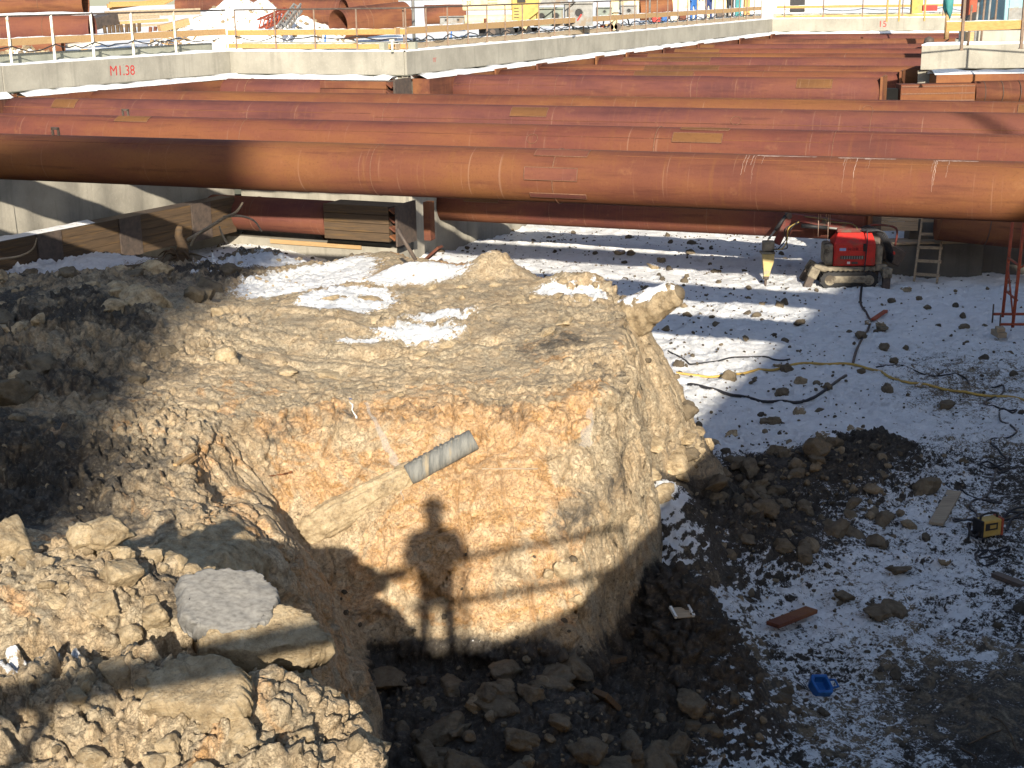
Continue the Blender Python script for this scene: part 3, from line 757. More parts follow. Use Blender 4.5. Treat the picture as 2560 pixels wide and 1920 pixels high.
# ------------------------------------------------------------------ retaining walls, upper ground
YAW = math.radians(-22.15)
B_ = np.array([math.cos(YAW), math.sin(YAW), 0]); A_ = np.array([-math.sin(YAW), math.cos(YAW), 0])
G = 5.9
W0, WA, WB, WC, WD = (-22.5, 16.1), (-12.0, 34.0), (-7.9, 41.0), (-2.75, 38.6), (13.3, 72.4)
RC, RD, RE = (10.75, 37.3), (30.0, 38.2), (27.5, 68.0)
def wall_run(p, q, label, facing=1, ends=(0, 0), depth=.8, kerb=True, skew=0.0):
    """cap beam on a concrete wall with a boxed steel waling; pit side is to the right of p->q when facing=1"""
    p, q = np.array(p), np.array(q); d = q - p; L = np.linalg.norm(d); d /= L
    t = thing('retaining_wall', label, 'wall', (p[0], p[1], 0), (0, 0, math.atan2(d[1], d[0])))
    s = -facing
    m = MB(); n = max(2, int(L / .25))
    # wall body with slightly uneven face
    vs = []; fs = []
    nz = 12
    for i in range(n + 1):
        for k in range(nz + 1):
            x = L * i / n; z = -.6 + 5.86 * k / nz
            vs.append((x, s * (-.10 + .05 * math.sin(x * 5.2) + rng.uniform(-.025, .025)), z))
    for i in range(n):
        for k in range(nz):
            a = i * (nz + 1) + k; f = (a, a + nz + 1, a + nz + 2, a + 1); fs.append(f if s < 0 else f[::-1])
    m.add(vs, fs, True); m.build('wall_face', CONC_D, t)
    cb = MB()
    if skew:
        ya, yb = -s * (-.06), -s * (depth - .06); za, zb_ = G - .62, G
        pl = [(0, ya), (L, ya), (L, yb), (skew, yb)]
        cb.add([(x, y, za) for x, y in pl] + [(x, y, zb_) for x, y in pl], [(3, 2, 1, 0), (4, 5, 6, 7), (0, 1, 5, 4), (1, 2, 6, 5), (2, 3, 7, 6), (3, 0, 4, 7)])
    else: cb.box((L / 2 - ends[0] / 2 + ends[1] / 2, -s * (depth / 2 - .06), G - .31), (L + ends[0] + ends[1], depth, .62))
    cb.build('cap_beam', CONC, t, bevel=.02)
    # boxed waling below the cap with snow lying on it
    wl = MB(); wl.box((L / 2, s * .34, 4.78), (L - .5, .52, .80)); wl.build('waling', RUST_D, t, bevel=.01)
    vs, fs = [], []
    n2 = max(4, int(L / .3))
    for i in range(n2 + 1):
        x = .2 + (L - .4) * i / n2
        e = .62 + rng.uniform(-.07, .03)
        h = rng.uniform(.05, .12)
        vs += [(x, s * .06, 5.183), (x, s * .06, 5.19 + h), (x, s * e * .6, 5.20 + h), (x, s * e, 5.183)]
    for i in range(n2):
        for k in range(3):
            a = i * 4 + k; f = (a, a + 4, a + 5, a + 1); fs.append(f if s < 0 else f[::-1])
    mesh_obj('snow_strip', vs, fs, SNOW, t, smooth=True)
    vs, fs = [], []
    for i in range(n2 + 1):
        x = L * i / n2; k_ = skew * (1 - i / n2)
        vs += [(x, s * .05, G + .002), (x, s * .03, G + rng.uniform(.015, .05)), (x + k_ * .4, -s * depth * .45, G + rng.uniform(.02, .07)), (x + k_, -s * (depth - .1), G + .004)]
    for i in range(n2):
        for k in range(3):
            a = i * 4 + k; f = (a, a + 4, a + 5, a + 1); fs.append(f if s < 0 else f[::-1])
    mesh_obj('cap_snow', vs, fs, SNOW, t, smooth=True)
    if kerb:
        kb = MB(); kb.box((L / 2, -s * (depth - .10), G + .10), (L, .16, .26)); kb.build('kerb', CONC_GREY, t, bevel=.015)
    return t
wl1 = wall_run(W0, WA, 'long concrete retaining wall with cap beam running past the pipe stack', 1)
wl2 = wall_run(WA, WB, 'concrete retaining wall marked with red painted figures on its cap beam', 1)
wl3 = wall_run(WB, WC, 'short concrete wall section behind the yellow plank railing', 1)
wl4 = wall_run(WC, WD, 'long concrete wall receding along the struts below the brown railing', 1)
wl5 = wall_run(WD, RE, 'far end wall of the pit with a red painted mark', 1)
wl6 = wall_run(RE, (12.9, 41.2), 'concrete wall along the far side of the struts', 1, kerb=False)
wl7 = wall_run(RC, RD, 'pale concrete wall block under the railing with the blue container', 1, kerb=False, depth=1.6, skew=1.0)
wl8 = wall_run(RD, (24, 6), 'side wall of the pit beyond the red trestle', 1, kerb=False)

# lower waling of timber faced steel on the left wall
def low_wale(p, q, label, z0=.95, z1=1.95, off=.55):
    p, q = np.array(p), np.array(q); d = q - p; L = np.linalg.norm(d); d /= L
    t = thing('waling_beam', label, 'beam', (p[0], p[1], 0), (0, 0, math.atan2(d[1], d[0])))
    MB().box((L / 2, -off + .06, (z0 + z1) / 2), (L, .50, z1 - z0 - .02)).build('beam_core', STEEL_D, t)
    n = 5; x = .2
    i = 0
    while x < L - .3:
        w = 1.9 if i % 2 == 0 else .75
        w = min(w, L - x - .05)
        if i % 2 == 0:
            for k in range(n):
                h = (z1 - z0) / n
                MB().box((x + w / 2, -off - .235, z0 + h * (k + .5)), (w - .01, .07, h - .007)).build('plank', WOOD_D, t)
        else:
            MB().box((x + w / 2, -off - .25, (z0 + z1) / 2), (w, .10, z1 - z0 + .02)).build('steel_plate', STEEL_D, t)
        x += w + .02; i += 1
    vs, fs = [], []
    for i in range(25):
        x = L * (.25 + .45 * i / 24); h = rng.uniform(.02, .07)
        vs += [(x, -off + .3, z1 + .004), (x, -off + .1, z1 + h), (x, -off - .18, z1 + .004)]
    for i in range(24):
        for k in range(2): a = i * 3 + k; fs.append((a, a + 1, a + 4, a + 3))
    mesh_obj('snow_strip', vs, fs, SNOW, t, smooth=True)
    return t
low_wale((-17.2, 25.0), (-8.45, 40.05), 'lower timber faced waling beam along the left concrete wall')

# upper snow covered ground round the pit
def ring_ground():
    inner = [(-22.5, 16.1), WA, WB, WC, WD, RE, RC, RD, (24, 6), (4, 1.55), (-8, -3.4), (-22.5, -3.4)]
    # offset not needed: lies 40 mm under the cap beams
    outer = [(-260, 16), (-260, 260), (-60, 330), (0, 330), (60, 330), (160, 330), (160, 200), (260, 60), (260, -60), (40, -200), (-60, -200), (-260, -100)]
    m_ = MB(); k = len(inner)
    v = [(x, y, G - .06) for x, y in inner] + [(x, y, G - .06) for x, y in outer]
    f = [(i, (i + 1) % k, k + (i + 1) % k, k + i) for i in range(k)]
    m_.add(v, f)
    o = m_.build('upper_ground', SNOW)
    return tag(o, 'snow covered ground around the pit edge', kind='structure')
ring_ground()

# ------------------------------------------------------------------ struts
def pipe_mesh(L, r, hollow=False, n=48, seg=None):
    m_ = MB(); k = seg or max(2, int(L / 1.5))
    m_.tube([(L * i / k, 0, 0) for i in range(k + 1)], r, n, caps=not hollow)
    if hollow:
        ri = r - .02
        m_.tube([(L, 0, 0), (0, 0, 0)], ri, n, caps=False)
        for x, s in ((0, 1), (L, -1)):
            vs = []
            for j in range(n):
                a = 2 * math.pi * j / n; vs += [(x, r * math.cos(a), r * math.sin(a)), (x, ri * math.cos(a), ri * math.sin(a))]
            fs = [(2 * j, 2 * j + 1, (2 * j + 3) % (2 * n), (2 * j + 2) % (2 * n)) for j in range(n)]
            m_.add(vs, [f if s > 0 else f[::-1] for f in fs])
    return m_
def patch(r, x0, x1, a0, a1, dr=.014, n=8):
    """plate hugging the pipe; angles from the crown towards the near side"""
    m_ = MB(); vs = []; fs = []
    for x in (x0, x1):
        for rad in (r - .004, r + dr):
            for i in range(n + 1):
                a = math.radians(a0 + (a1 - a0) * i / n); vs.append((x, -rad * math.sin(a), rad * math.cos(a)))
    q = n + 1
    for i in range(n):
        fs += [(q + i, q + i + 1, 3 * q + i + 1, 3 * q + i)]
        fs += [(i, i + 1, q + i + 1, q + i), (2 * q + i, 3 * q + i, 3 * q + i + 1, 2 * q + i + 1)]
    fs += [(0, q, 3 * q, 2 * q), (n, 2 * q + n, 3 * q + n, q + n)]
    return m_.add(vs, fs)
def ring(r, x, a0=0, a1=360, rad=.008):
    n = max(6, int(abs(a1 - a0) / 9))
    return [(x, -r * math.sin(math.radians(a0 + (a1 - a0) * i / n)), r * math.cos(math.radians(a0 + (a1 - a0) * i / n))) for i in range(n + 1)]
R_S = .39
NSTRUT = 0
def strut(pt, x_left, x_right, label, mat, pmat=None, z=4.81, r=R_S, seams=3, plates=(), lugs=(), splice=(), runs=(), group=None, plugs=()):
    """strut along B_ through pt; x_left / x_right are plan X of its ends"""
    tl = (x_left - pt[0]) / B_[0]; tr = (x_right - pt[0]) / B_[0]
    p = (pt[0] + B_[0] * tl, pt[1] + B_[1] * tl); L = tr - tl
    t = thing('steel_strut', label, 'strut', (p[0], p[1], z), (0, 0, YAW), group)
    pipe_mesh(L, r).build('pipe', mat, t)
    X2 = lambda X: (X - x_left) / B_[0]
    # end plates
    for x in (.02, L - .02):
        MB().box((x, 0, 0), (.06, r * 2.2, r * 2.2)).build('end_plate', RUST_D, t)
    # girth welds and lengthwise seams
    step = L / (seams + 1)
    for i in range(seams):
        x = step * (i + 1) + rng.uniform(-.6, .6)
        MB().tube(ring(r + .001, x), .006, 5, caps=False).build('girth_weld', WELD, t)
    for i in range(seams + 1):
        a = math.radians(rng.uniform(8, 75)); x0, x1 = step * i + .05, step * (i + 1) - .05
        MB().tube([(x0, -(r + .001) * math.sin(a), (r + .001) * math.cos(a)), (x1, -(r + .001) * math.sin(a), (r + .001) * math.cos(a))], .006, 4, caps=False).build('seam_weld', RUST_D, t)
    for (X0, X1, a0, a1) in plates:
        pl = patch(r, X2(X0), X2(X1), a0, a1).build('cover_plate', pmat or RUST_PLATE, t)
        x0, x1 = X2(X0), X2(X1)
        q = []
        for (x, aa, bb) in ((x0, a0, a1), (x1, a1, a0)):
            q += ring(r + .010, x, aa, bb)
        q.append(q[0]); MB().tube(q, .008, 5, caps=False).build('weld_bead', WELD, pl)
    for X in splice:
        x = X2(X)
        MB().tube(ring(r + .003, x), .010, 6, caps=False).build('girth_weld', WELD, t)
    for (X, a) in lugs:
        x = X2(X); aa = math.radians(a)
        m_ = MB()
        for dx in (-.06, .06): m_.box((x + dx, -(r + .05) * math.sin(aa), (r + .05) * math.cos(aa)), (.035, .03, .16), rx=aa)
        m_.box((x, -(r + .115) * math.sin(aa), (r + .115) * math.cos(aa)), (.155, .03, .04), rx=aa)
        m_.build('lifting_lug', STEEL_D, t)
    for (X, a) in plugs:
        x = X2(X); aa = math.radians(a)
        MB().tube([(x + .10 * math.cos(q), -(r + .004) * math.sin(aa + .22 * math.sin(q)), (r + .004) * math.cos(aa + .22 * math.sin(q))) for q in [i * .42 for i in range(16)]], .006, 5).build('weld_scar', WELD, t)
    for (X, ln, n_) in runs:                       # chalky water runs
        x = X2(X)
        for k in range(n_):
            xx = x + rng.uniform(-.16, .16); a1 = rng.uniform(35, 100); w = rng.uniform(.0015, .0045)
            m_ = MB(); vs = []; fs = []
            for i in range(13):
                a = math.radians(10 + (a1 - 10) * i / 12); xj = xx - .012 * i / 12 + rng.uniform(-.006, .006); ww = w * (1.2 - i / 15) * rng.uniform(.7, 1.3)
                for s_ in (-1, 1): vs.append((xj + s_ * ww, -(r + .0025) * math.sin(a), (r + .0025) * math.cos(a)))
            fs = [(2 * i, 2 * i + 1, 2 * i + 3, 2 * i + 2) for i in range(12)]
            m_.add(vs, fs).build('lime_run', LIME, t)
        vs = []
        for i in range(21):
            xj = x + ln * i / 20; a = math.radians(9 + rng.uniform(-1, 1)); b = math.radians(12 + rng.uniform(0, 5) * (1 - i / 22))
            vs += [(xj, -(r + .0025) * math.sin(a), (r + .0025) * math.cos(a)), (xj, -(r + .0025) * math.sin(b), (r + .0025) * math.cos(b))]
        MB().add(vs, [(2 * i, 2 * i + 1, 2 * i + 3, 2 * i + 2) for i in range(20)]).build('lime_run', LIME, t)
    return t
LIME = simple('lime_bloom', (0.38, 0.28, 0.235), (0.26, 0.16, 0.125), 30, 0.85, 0.1)
def Xat(px, py, z):
    return pz(px, py, z)[0]
N1 = (-8.7, 24.29); 
strut(N1, -15.6, 24, 'nearest rusty steel pipe strut, with H shaped cover plates and white lime runs', RUST_O, RUST_P, seams=2,
      plates=[(pY(1350, 398, 20.6)[0], pY(1478, 398, 20.6)[0], 14, 38), (pY(1335, 470, 20.6)[0], pY(1462, 470, 20.6)[0], 66, 92), (pY(1345, 505, 20.6)[0], pY(1480, 505, 20.6)[0], 122, 134)],
      splice=(pY(1402, 440, 20.6)[0],), lugs=((pY(145, 330, 23.9)[0], 4),),
      runs=((pY(1895, 400, 19.4)[0], .8, 5), (pY(2095, 400, 19)[0], .35, 2), (pY(2160, 400, 18.9)[0], .4, 2), (pY(2345, 400, 18.5)[0], .5, 4)))
strut((-10.26, 28.78), -13.75, 24, 'second rusty strut, with a welded cover plate and a dark left end', RUST, seams=3,
      plates=[(pY(1702, 340, 23)[0], pY(1820, 340, 23)[0], 35, 62), (pY(1715, 325, 23)[0], pY(1830, 325, 23)[0], 8, 22), (pY(300, 302, 27.5)[0], pY(390, 302, 27.5)[0], 12, 40)],
      splice=(pY(1660, 330, 23)[0],), lugs=((pY(312, 280, 27.5)[0], 4),), plugs=((pY(1350, 355, 24)[0], 62),))
strut((-11.98, 33.70), -11.9, 25, 'third strut, purplish brown with bands of fine vertical streaks', RUST_P, seams=3,
      plates=[(pY(1290, 282, 28.5)[0], pY(1380, 282, 28.5)[0], 25, 60), (pY(150, 255, 33)[0], pY(215, 255, 33)[0], 20, 60)], plugs=((pY(1850, 310, 27)[0], 60),))
strut((.10, 31.62), -10.6, 25, 'fourth strut, ochre brown with flaking yellowish patches', RUST_O, seams=2, plates=[(pY(2530, 260, 28)[0], pY(2560, 260, 28)[0] + .4, 30, 70)], plugs=((pY(2165, 265, 29)[0], 55),))
strut((6.24, 37.06), -2.1, 9.45, 'fifth strut, plum red, ending beside the dark square opening', RUST_P, seams=2, plates=[(pY(1990, 225, 36.9)[0], pY(2070, 225, 36.9)[0], 30, 70)])
far_pts = [(6.6, 39.6), (7.12, 42.6), (7.99, 47.55), (8.49, 50.51), (9.2, 54.6), (9.89, 58.95), (11.0, 65.0), (12.28, 70.3)]
for i, (fx, fy) in enumerate(far_pts):
    # clip to the two long walls
    ts = np.linspace(-40, 40, 4001); q = np.array([fx, fy])[None, :] + ts[:, None] * B_[None, :2]
    lx = np.interp(q[:, 1], [WC[1], WD[1]], [WC[0], WD[0]]); rx = np.interp(q[:, 1], [RC[1], RE[1]], [RC[0], RE[0]])
    ok = (q[:, 0] > lx + .75) & (q[:, 0] < rx - .6) if True else None
    xs = q[ok, 0]
    if len(xs) < 10: continue
    strut((fx, fy), xs.min(), xs.max(), ['sixth','seventh','eighth','ninth','tenth','eleventh','twelfth','thirteenth'][i] + ' rusty strut counting back from the nearest strut', [RUST, RUST_O, RUST_P, RUST_O, RUST, RUST_P, RUST_D, RUST_P][i], seams=2, group='far row struts',
          plates=[(fx - rng.uniform(2, 4), fx - rng.uniform(.6, 1.4), 20, 50)])
# short pipe along wall section three + its steel box, upper and lower level
def short_run(z, r, lvl, mat):
    d = np.array(WC) - np.array(WB); L = np.linalg.norm(d); d /= L
    ang = math.atan2(d[1], d[0]); nrm = np.array([d[1], -d[0]]); o = np.array(WB) + nrm * (.15 + r + .3)
    t = thing('wall_strut', 'short %s pipe strut lying along the short wall section' % lvl, 'strut', (o[0], o[1], z), (0, 0, ang))
    Lp = L * .66
    m_ = MB(); n = 24
    pts = [(-.8 + .03, 0, 0), (-.8, 0, 0)]
    m_.tube([(-1.6, 0, 0), (-1.55, 0, 0), (Lp * .5, 0, 0), (Lp, 0, 0)], [r * .90, r, r, r], 40); m_.build('pipe', mat, t)
    MB().tube(ring(r + .003, Lp * .35), .010, 5, caps=False).build('girth_weld', WELD, t)
    b = thing('waling_box', '%s boxed steel and timber waling end beside the strut' % lvl, 'beam', (o[0], o[1], z), (0, 0, ang))
    for k in range(4):
        MB().box((Lp + .03 + (L - Lp + .1) / 2, -r * .92, -r + r * 2 * (k + .5) / 4), (L - Lp + .1, .10, r * 2 / 4 - .015)).build('plank', WOOD_D if lvl == 'lower' else RUST_D, b)
    MB().box((Lp + .03 + (L - Lp + .1) / 2, 0, 0), (L - Lp + .08, r * 1.7, r * 2 - .03)).build('beam_core', STEEL_D, b)
    x = L + .14
    for k in range(4):
        MB().box((x + .10, -r * .55, -r + r * 2 * (k + .5) / 4), (.20, .5, .05), ry=.6).build('shim', RUST_D, b)
    MB().box((x + .30, -.1, 0), (.06, r * 2.2, r * 2.3)).build('bearing_plate', STEEL_D, b)
    return t
short_run(4.80, .40, 'upper', RUST_P)
short_run(1.45, .48, 'lower', RUST_P)
for k, px in enumerate((820, 900)):
    c = pY(px, 570, 39.8 - .2 * k)
    t = thing('support_bracket', 'dark triangular steel bracket under the lower wall strut', 'bracket', (c[0], c[1], .5), (0, 0, -.4), 'brackets under the lower strut')
    MB().add([(-.04, -.5, .45), (-.04, .4, .45), (-.04, .4, -.3), (.04, -.5, .45), (.04, .4, .45), (.04, .4, -.3)], [(0, 1, 2), (5, 4, 3), (0, 3, 4, 1), (1, 4, 5, 2), (2, 5, 3, 0)]).build('bracket_web', RUST_D, t)
    MB().box((0, -.05, .47), (.22, .95, .03)).build('bracket_flange', RUST_D, t)
t = strut((6.24, 37.3), -2.0, 9.4, 'lower rusty strut seen beneath the nearest strut, above the shaded snow', RUST, z=1.50, r=.475, seams=2, plates=[(pY(1170, 530, 38)[0], pY(1260, 530, 38)[0], 30, 70)])
# low concrete plinth under the short wall strut
t = thing('concrete_plinth', 'rough low concrete ledge under the lower wall strut', 'ledge', (-5.9, 39.5, 0), (0, 0, -.44))
MB().box((.4, 0, .25), (5.8, .5, .95), jit=.04).build('plinth', CONC_D, t, bevel=.03)
MB().box((.6, -.27, .66), (3.0, .05, .12)).build('plank', WOOD, t)

# ------------------------------------------------------------------ small builders
def smooth_pts(pts, n=8):
    pts = [Vector(map(float, p)) for p in pts]; out = []
    for i in range(len(pts) - 1):
        p0, p1, p2, p3 = pts[max(i - 1, 0)], pts[i], pts[i + 1], pts[min(i + 2, len(pts) - 1)]
        for k in range(n):
            t_ = k / n
            out.append(.5 * ((2 * p1) + (p2 - p0) * t_ + (2 * p0 - 5 * p1 + 4 * p2 - p3) * t_ ** 2 + (3 * p1 - p0 - 3 * p2 + p3) * t_ ** 3))
    out.append(pts[-1]); return out
def ground_line(pxs, r, lift=.6):
    ps = []
    for (x, y) in pxs:
        c = hit(x, y)
        if c[2] > .45 and x > 1600: continue
        ps.append((c[0], c[1]))
    sm = smooth_pts([(x, y, 0) for x, y in ps], 14)
    z = np.array([on_ter(p.x, p.y) for p in sm]); zp = np.pad(z, 4, mode='edge')
    zs = np.mean([zp[i:i + len(z)] for i in range(9)], axis=0)
    return [(p.x, p.y, max(a, b - r) + r * lift + .006) for p, a, b in zip(sm, zs, z)]
def cable(pxs, r, mat, label, cat='cable', group=None, name='cable'):
    o = MB().tube(ground_line(pxs, r), r, 6).build(name, mat)
    return tag(o, label, cat, group)
def text(parent, body, size, loc, rot, mat, name='lettering', ext=.002):
    cu = bpy.data.curves.new(name, 'FONT'); cu.body = body; cu.size = size; cu.extrude = ext; cu.align_x = 'CENTER'; cu.align_y = 'CENTER'
    cu.materials.append(mat)
    tmp = bpy.data.objects.new(name, cu); COL.objects.link(tmp)
    bpy.context.view_layer.update()
    me = bpy.data.meshes.new_from_object(tmp.evaluated_get(bpy.context.evaluated_depsgraph_get())); bpy.data.objects.remove(tmp)
    me.name = name; me.materials.clear(); me.materials.append(mat)
    o = bpy.data.objects.new(name, me); COL.objects.link(o); o.parent = parent; o.location = loc; o.rotation_euler = rot
    return o
PAINT_RED = simple('red_marker', (0.45, 0.03, 0.03), (0.34, 0.05, 0.04), 20, 0.8, 0)
BLACKP = simple('black_print', (0.03, 0.03, 0.03), (0.02, 0.02, 0.02), 5, 0.7, 0)
CREAM = simple('cream_paint', (0.62, 0.52, 0.32), (0.50, 0.41, 0.24), 4, 0.6, 0.1, c3=(0.40, 0.33, 0.20))
WHITEP = simple('white_sheet', (0.66, 0.66, 0.64), (0.54, 0.54, 0.52), 3, 0.6, 0.1)
TEAL = simple('teal_sheet', (0.05, 0.22, 0.22), (0.03, 0.15, 0.16), 4, 0.7, 0.3)
TEALBOX = simple('pale_blue_paint', (0.24, 0.40, 0.44), (0.18, 0.31, 0.35), 3, 0.6, 0.1, c3=(0.22, 0.20, 0.17))
GREENG = simple('grey_green_paint', (0.20, 0.23, 0.20), (0.13, 0.15, 0.13), 4, 0.6, 0.2, c3=(0.19, 0.15, 0.11))
ORANGEP = simple('orange_timber', (0.46, 0.27, 0.10), (0.36, 0.20, 0.07), 5, 0.75, 0.2, stretch=(.5, 7, 7))
MUD = simple('dried_mud', (0.27, 0.235, 0.175), (0.13, 0.11, 0.083), 7, 0.95, 0.6, 0.02, c3=(0.075, 0.062, 0.048))

# ------------------------------------------------------------------ railings on the cap beams
def railing(bases, h, label, post_mat, rail_mat, boards, post_r=.022, cable_h=None, lean=0, rail_h=None, square=True):
    b0 = Vector(bases[0])
    t = thing('guard_railing', label, 'railing', tuple(b0))
    for b in bases:
        b = Vector(b)
        m_ = MB()
        m_.bar(b, b + Vector((0, 0, h)), post_r * 2, post_r * 2) if square else m_.cyl(b, b + Vector((0, 0, h)), post_r, 8)
        m_.box(tuple(b + Vector((0, 0, .012))), (.10, .10, .016))
        m_.build('post', post_mat, t, local=False)
    tops = [Vector(b) + Vector((0, 0, rail_h or h)) for b in bases]
    MB().tube(tops, .022, 8).build('top_rail', rail_mat, t, local=False)
    for (z, hh, mat, off) in boards:
        for i in range(0, len(bases) - 1):
            a, c = Vector(bases[i]), Vector(bases[i + 1]); d = (c - a).normalized(); nn = Vector((-d.y, d.x, 0)) * off
            if i == 0: a = a - d * .4
            MB().bar(a + nn + Vector((0, 0, z + rng.uniform(-.012, .012))), c + nn + d * .02 + Vector((0, 0, z + rng.uniform(-.012, .012))), .035, hh).build('board', mat, t, local=False)
            # snow lying on the plank edge
            k = 9; vs = []
            for j in range(k + 1):
                q = a + (c - a) * (j / k) + nn; e = rng.uniform(.0, .028)
                vs += [q + Vector((0, 0, z + hh / 2)) - Vector((-d.y, d.x, 0)) * .02, q + Vector((0, 0, z + hh / 2 + e)), q + Vector((0, 0, z + hh / 2)) + Vector((-d.y, d.x, 0)) * .02]
            fs = []
            for j in range(k):
                fs += [(3 * j, 3 * j + 3, 3 * j + 4, 3 * j + 1), (3 * j + 1, 3 * j + 4, 3 * j + 5, 3 * j + 2)]
            MB().add(vs, fs, True).build('plank_snow', SNOW, t, local=False)
    if cable_h:
        pts = []
        for i in range(len(bases) - 1):
            a, c = Vector(bases[i]), Vector(bases[i + 1]); d = (c - a).normalized(); nn = Vector((d.y, -d.x, 0)) * .05
            for j in range(6):
                u = j / 6; pts.append(a + (c - a) * u + nn + Vector((0, 0, cable_h - .16 * 4 * u * (1 - u) * rng.uniform(.3, 1))))
        MB().tube(pts, .016, 5).build('hung_cable', CABLE, t, local=False)
    return t
def wall_pts(p, q, offs, n=None, side=.22, z=G + .01, xs=None):
    p, q = np.array(p), np.array(q); d = (q - p) / np.linalg.norm(q - p); nrm = np.array([-d[1], d[0]])
    return [tuple(p + d * s + nrm * side) + (z,) for s in offs]
L12 = np.linalg.norm(np.array(WB) - np.array(WA)); L23 = np.linalg.norm(np.array(WC) - np.array(WB)); L34 = np.linalg.norm(np.array(WD) - np.array(WC))
railing(wall_pts(WA, WB, [-1.7, -.35 + .9, 1.9, 3.2, 4.6, 6.2, L12 + .2]), 1.12, 'white posted railing with snowy timber rail above the red painted figures', STEEL_W, STEEL_D, [(.52, .17, WOOD, .04)], .027, .42)
railing(wall_pts(WB, WC, [.1, 1.45, 2.75, 4.1, L23 - .05]), 1.12, 'thin posted railing with two bright yellow planks on the short wall', POST_BR, STEEL_D, [(.50, .15, ORANGEP, .04), (.12, .13, ORANGEP, .04)], .02, .40)
railing(wall_pts(WC, WD, [.4 + 1.28 * i for i in range(29)]), 1.12, 'long brown railing with a timber rail receding along the pit', POST_BR, STEEL_D, [(.52, .18, WOOD, .04), (.12, .15, WOOD_G, .04)], .02, .36)
LE = np.linalg.norm(np.array(RE) - np.array(WD))
railing(wall_pts(WD, RE, [.6 + 1.9 * i for i in range(int(LE / 1.9))]), 1.12, 'rusty railing with orange timber rails along the far end wall', POST_BR, STEEL_D, [(.55, .12, ORANGEP, .04), (.10, .10, ORANGEP, .04)], .022, .45)
# railing with wide board on the right hand block
rb = [tuple(pz(2403, 126, G + .02)), tuple(pz(2552, 122, G + .02)), tuple(pz(2760, 120, G + .02))]
railing(rb, 1.16, 'railing with one wide yellow board on the pale concrete block', POST_BR, STEEL_D, [(.55, .21, ORANGEP, .05)], .03)
for i, px in enumerate((2420, 2436, 2452, 2466, 2483)):
    b = pz(px, 112 - 3 * i, G)
    o = MB().cyl((b[0], b[1], G), (b[0] + .03, b[1], G + 1.0 + .05 * i), .03, 8).build('upright_tube', STEEL_G if i % 2 else POST_BR)
    tag(o, 'thin steel tube standing upright behind the wide board railing', 'tube', 'upright tubes behind the board railing')
b = pz(2400, 108, G)
t = thing('timber_block', 'pale timber block set on the snow behind the board railing', 'timber', (b[0] + .35, b[1] + .3, G))
MB().box((0, 0, .14), (.2, .2, .28)).build('block', WOOD, t, bevel=.01)
k_ = MB().box((2.0, .9, .14), (3.4, .5, .30), rz=.04).build('kerb_stone', CONC, None); k_.location = (b[0], b[1], G)
tag(k_, 'long pale concrete kerb stone lying behind the board railing', 'kerb')

# red figures on the walls
cap2 = np.array(WA) + (np.array(WB) - np.array(WA)) * .475
text(wl2, 'M1.38', .36, (L12 * .475, -.063, 5.58), (math.pi / 2, 0.03, 0), PAINT_RED, ext=.001)
text(wl4, '\u041f\u0413', .16, (1.6, -.063, 5.60), (math.pi / 2, 0, 0), PAINT_RED, ext=.001)
text(wl5, '15', .42, (5.4, -.063, 5.60), (math.pi / 2, 0, 0), PAINT_RED, ext=.001)
# wire hooks standing on the left waling
for i, px in enumerate((8, 268)):
    b = pz(px, 232 - 22 * i * 1.3, 5.2)
    o = MB().tube([(b[0], b[1] - .1, 5.15), (b[0] + .02, b[1] - .1, 5.45), (b[0] + .07, b[1] - .1, 5.52), (b[0] + .12, b[1] - .1, 5.42), (b[0] + .15, b[1] - .1, 5.15)], .012, 5).build('wire_hook', STEEL_D)
    tag(o, 'bent wire hook sticking up from the snowy waling', 'hook', 'wire hooks on the waling')

# waling box and pipe before the pale block on the right
c = pY(2235, 222, 36.9)
t = thing('waling_box', 'ochre steel box waling beside a dark square opening', 'beam', (c[0], c[1] - .4, 4.75))
MB().box((.95, 0, 0), (1.9, .5, .46)).build('box', RUST_O, t, bevel=.01)
for k in range(3): MB().box((.95, -.255, -.18 + .18 * k), (1.86, .02, .03)).build('weld_strip', WELD, t)
MB().box((-.16, .1, -.08), (.30, .3, .40)).build('opening_shade', VOID_SHADE, t)  # solid block, coloured black for the shade inside the opening
t = thing('steel_pipe', 'dark rusty pipe butted against the ochre waling box', 'pipe', (c[0] + 1.92, c[1] - .35, 4.72))
MB().cyl((0, 0, 0), (6, .2, 0), .30, 32).build('pipe', RUST_D, t)
for k in range(4): MB().tube([(.25 + .45 * k, -.301 * math.sin(a), .301 * math.cos(a)) for a in [i * .3 for i in range(12)]], .008, 5).build('girth_weld', STEEL_D, t)

# ------------------------------------------------------------------ stockpiled pipes and timber on the left bank
def yard_pipe(pL, pR, D, label, mat=RUST_D, hollow=True, name='steel_pipe', snow=True):
    p, q = Vector(pL), Vector(pR); d = q - p; L = d.length
    t = thing(name, label, 'pipe', tuple(p), Vector((1, 0, 0)).rotation_difference(d.normalized()).to_euler())
    pipe_mesh(L, D / 2, hollow, 40).build('pipe', mat, t)
    for k in range(int(L / 2.2)):
        MB().tube(ring(D / 2 + .003, 1.1 + 2.2 * k), .010, 5, caps=False).build('girth_weld', WELD, t)
    if snow:
        vs, fs = [], []; n_ = max(4, int(L / .4)); r = D / 2
        for i in range(n_ + 1):
            x = L * i / n_; w = .35 * r * rng.uniform(.6, 1.2); h = rng.uniform(.03, .09)
            vs += [(x, -w, math.sqrt(r * r - w * w) - .002), (x, -w * .4, r + h * .8), (x, w * .5, r + h), (x, w, math.sqrt(r * r - w * w) - .002)]
        for i in range(n_):
            for k in range(3): a = i * 4 + k; fs.append((a, a + 4, a + 5, a + 1))
        mesh_obj('snow_cap', vs, fs, SNOW, t, smooth=True)
    return t
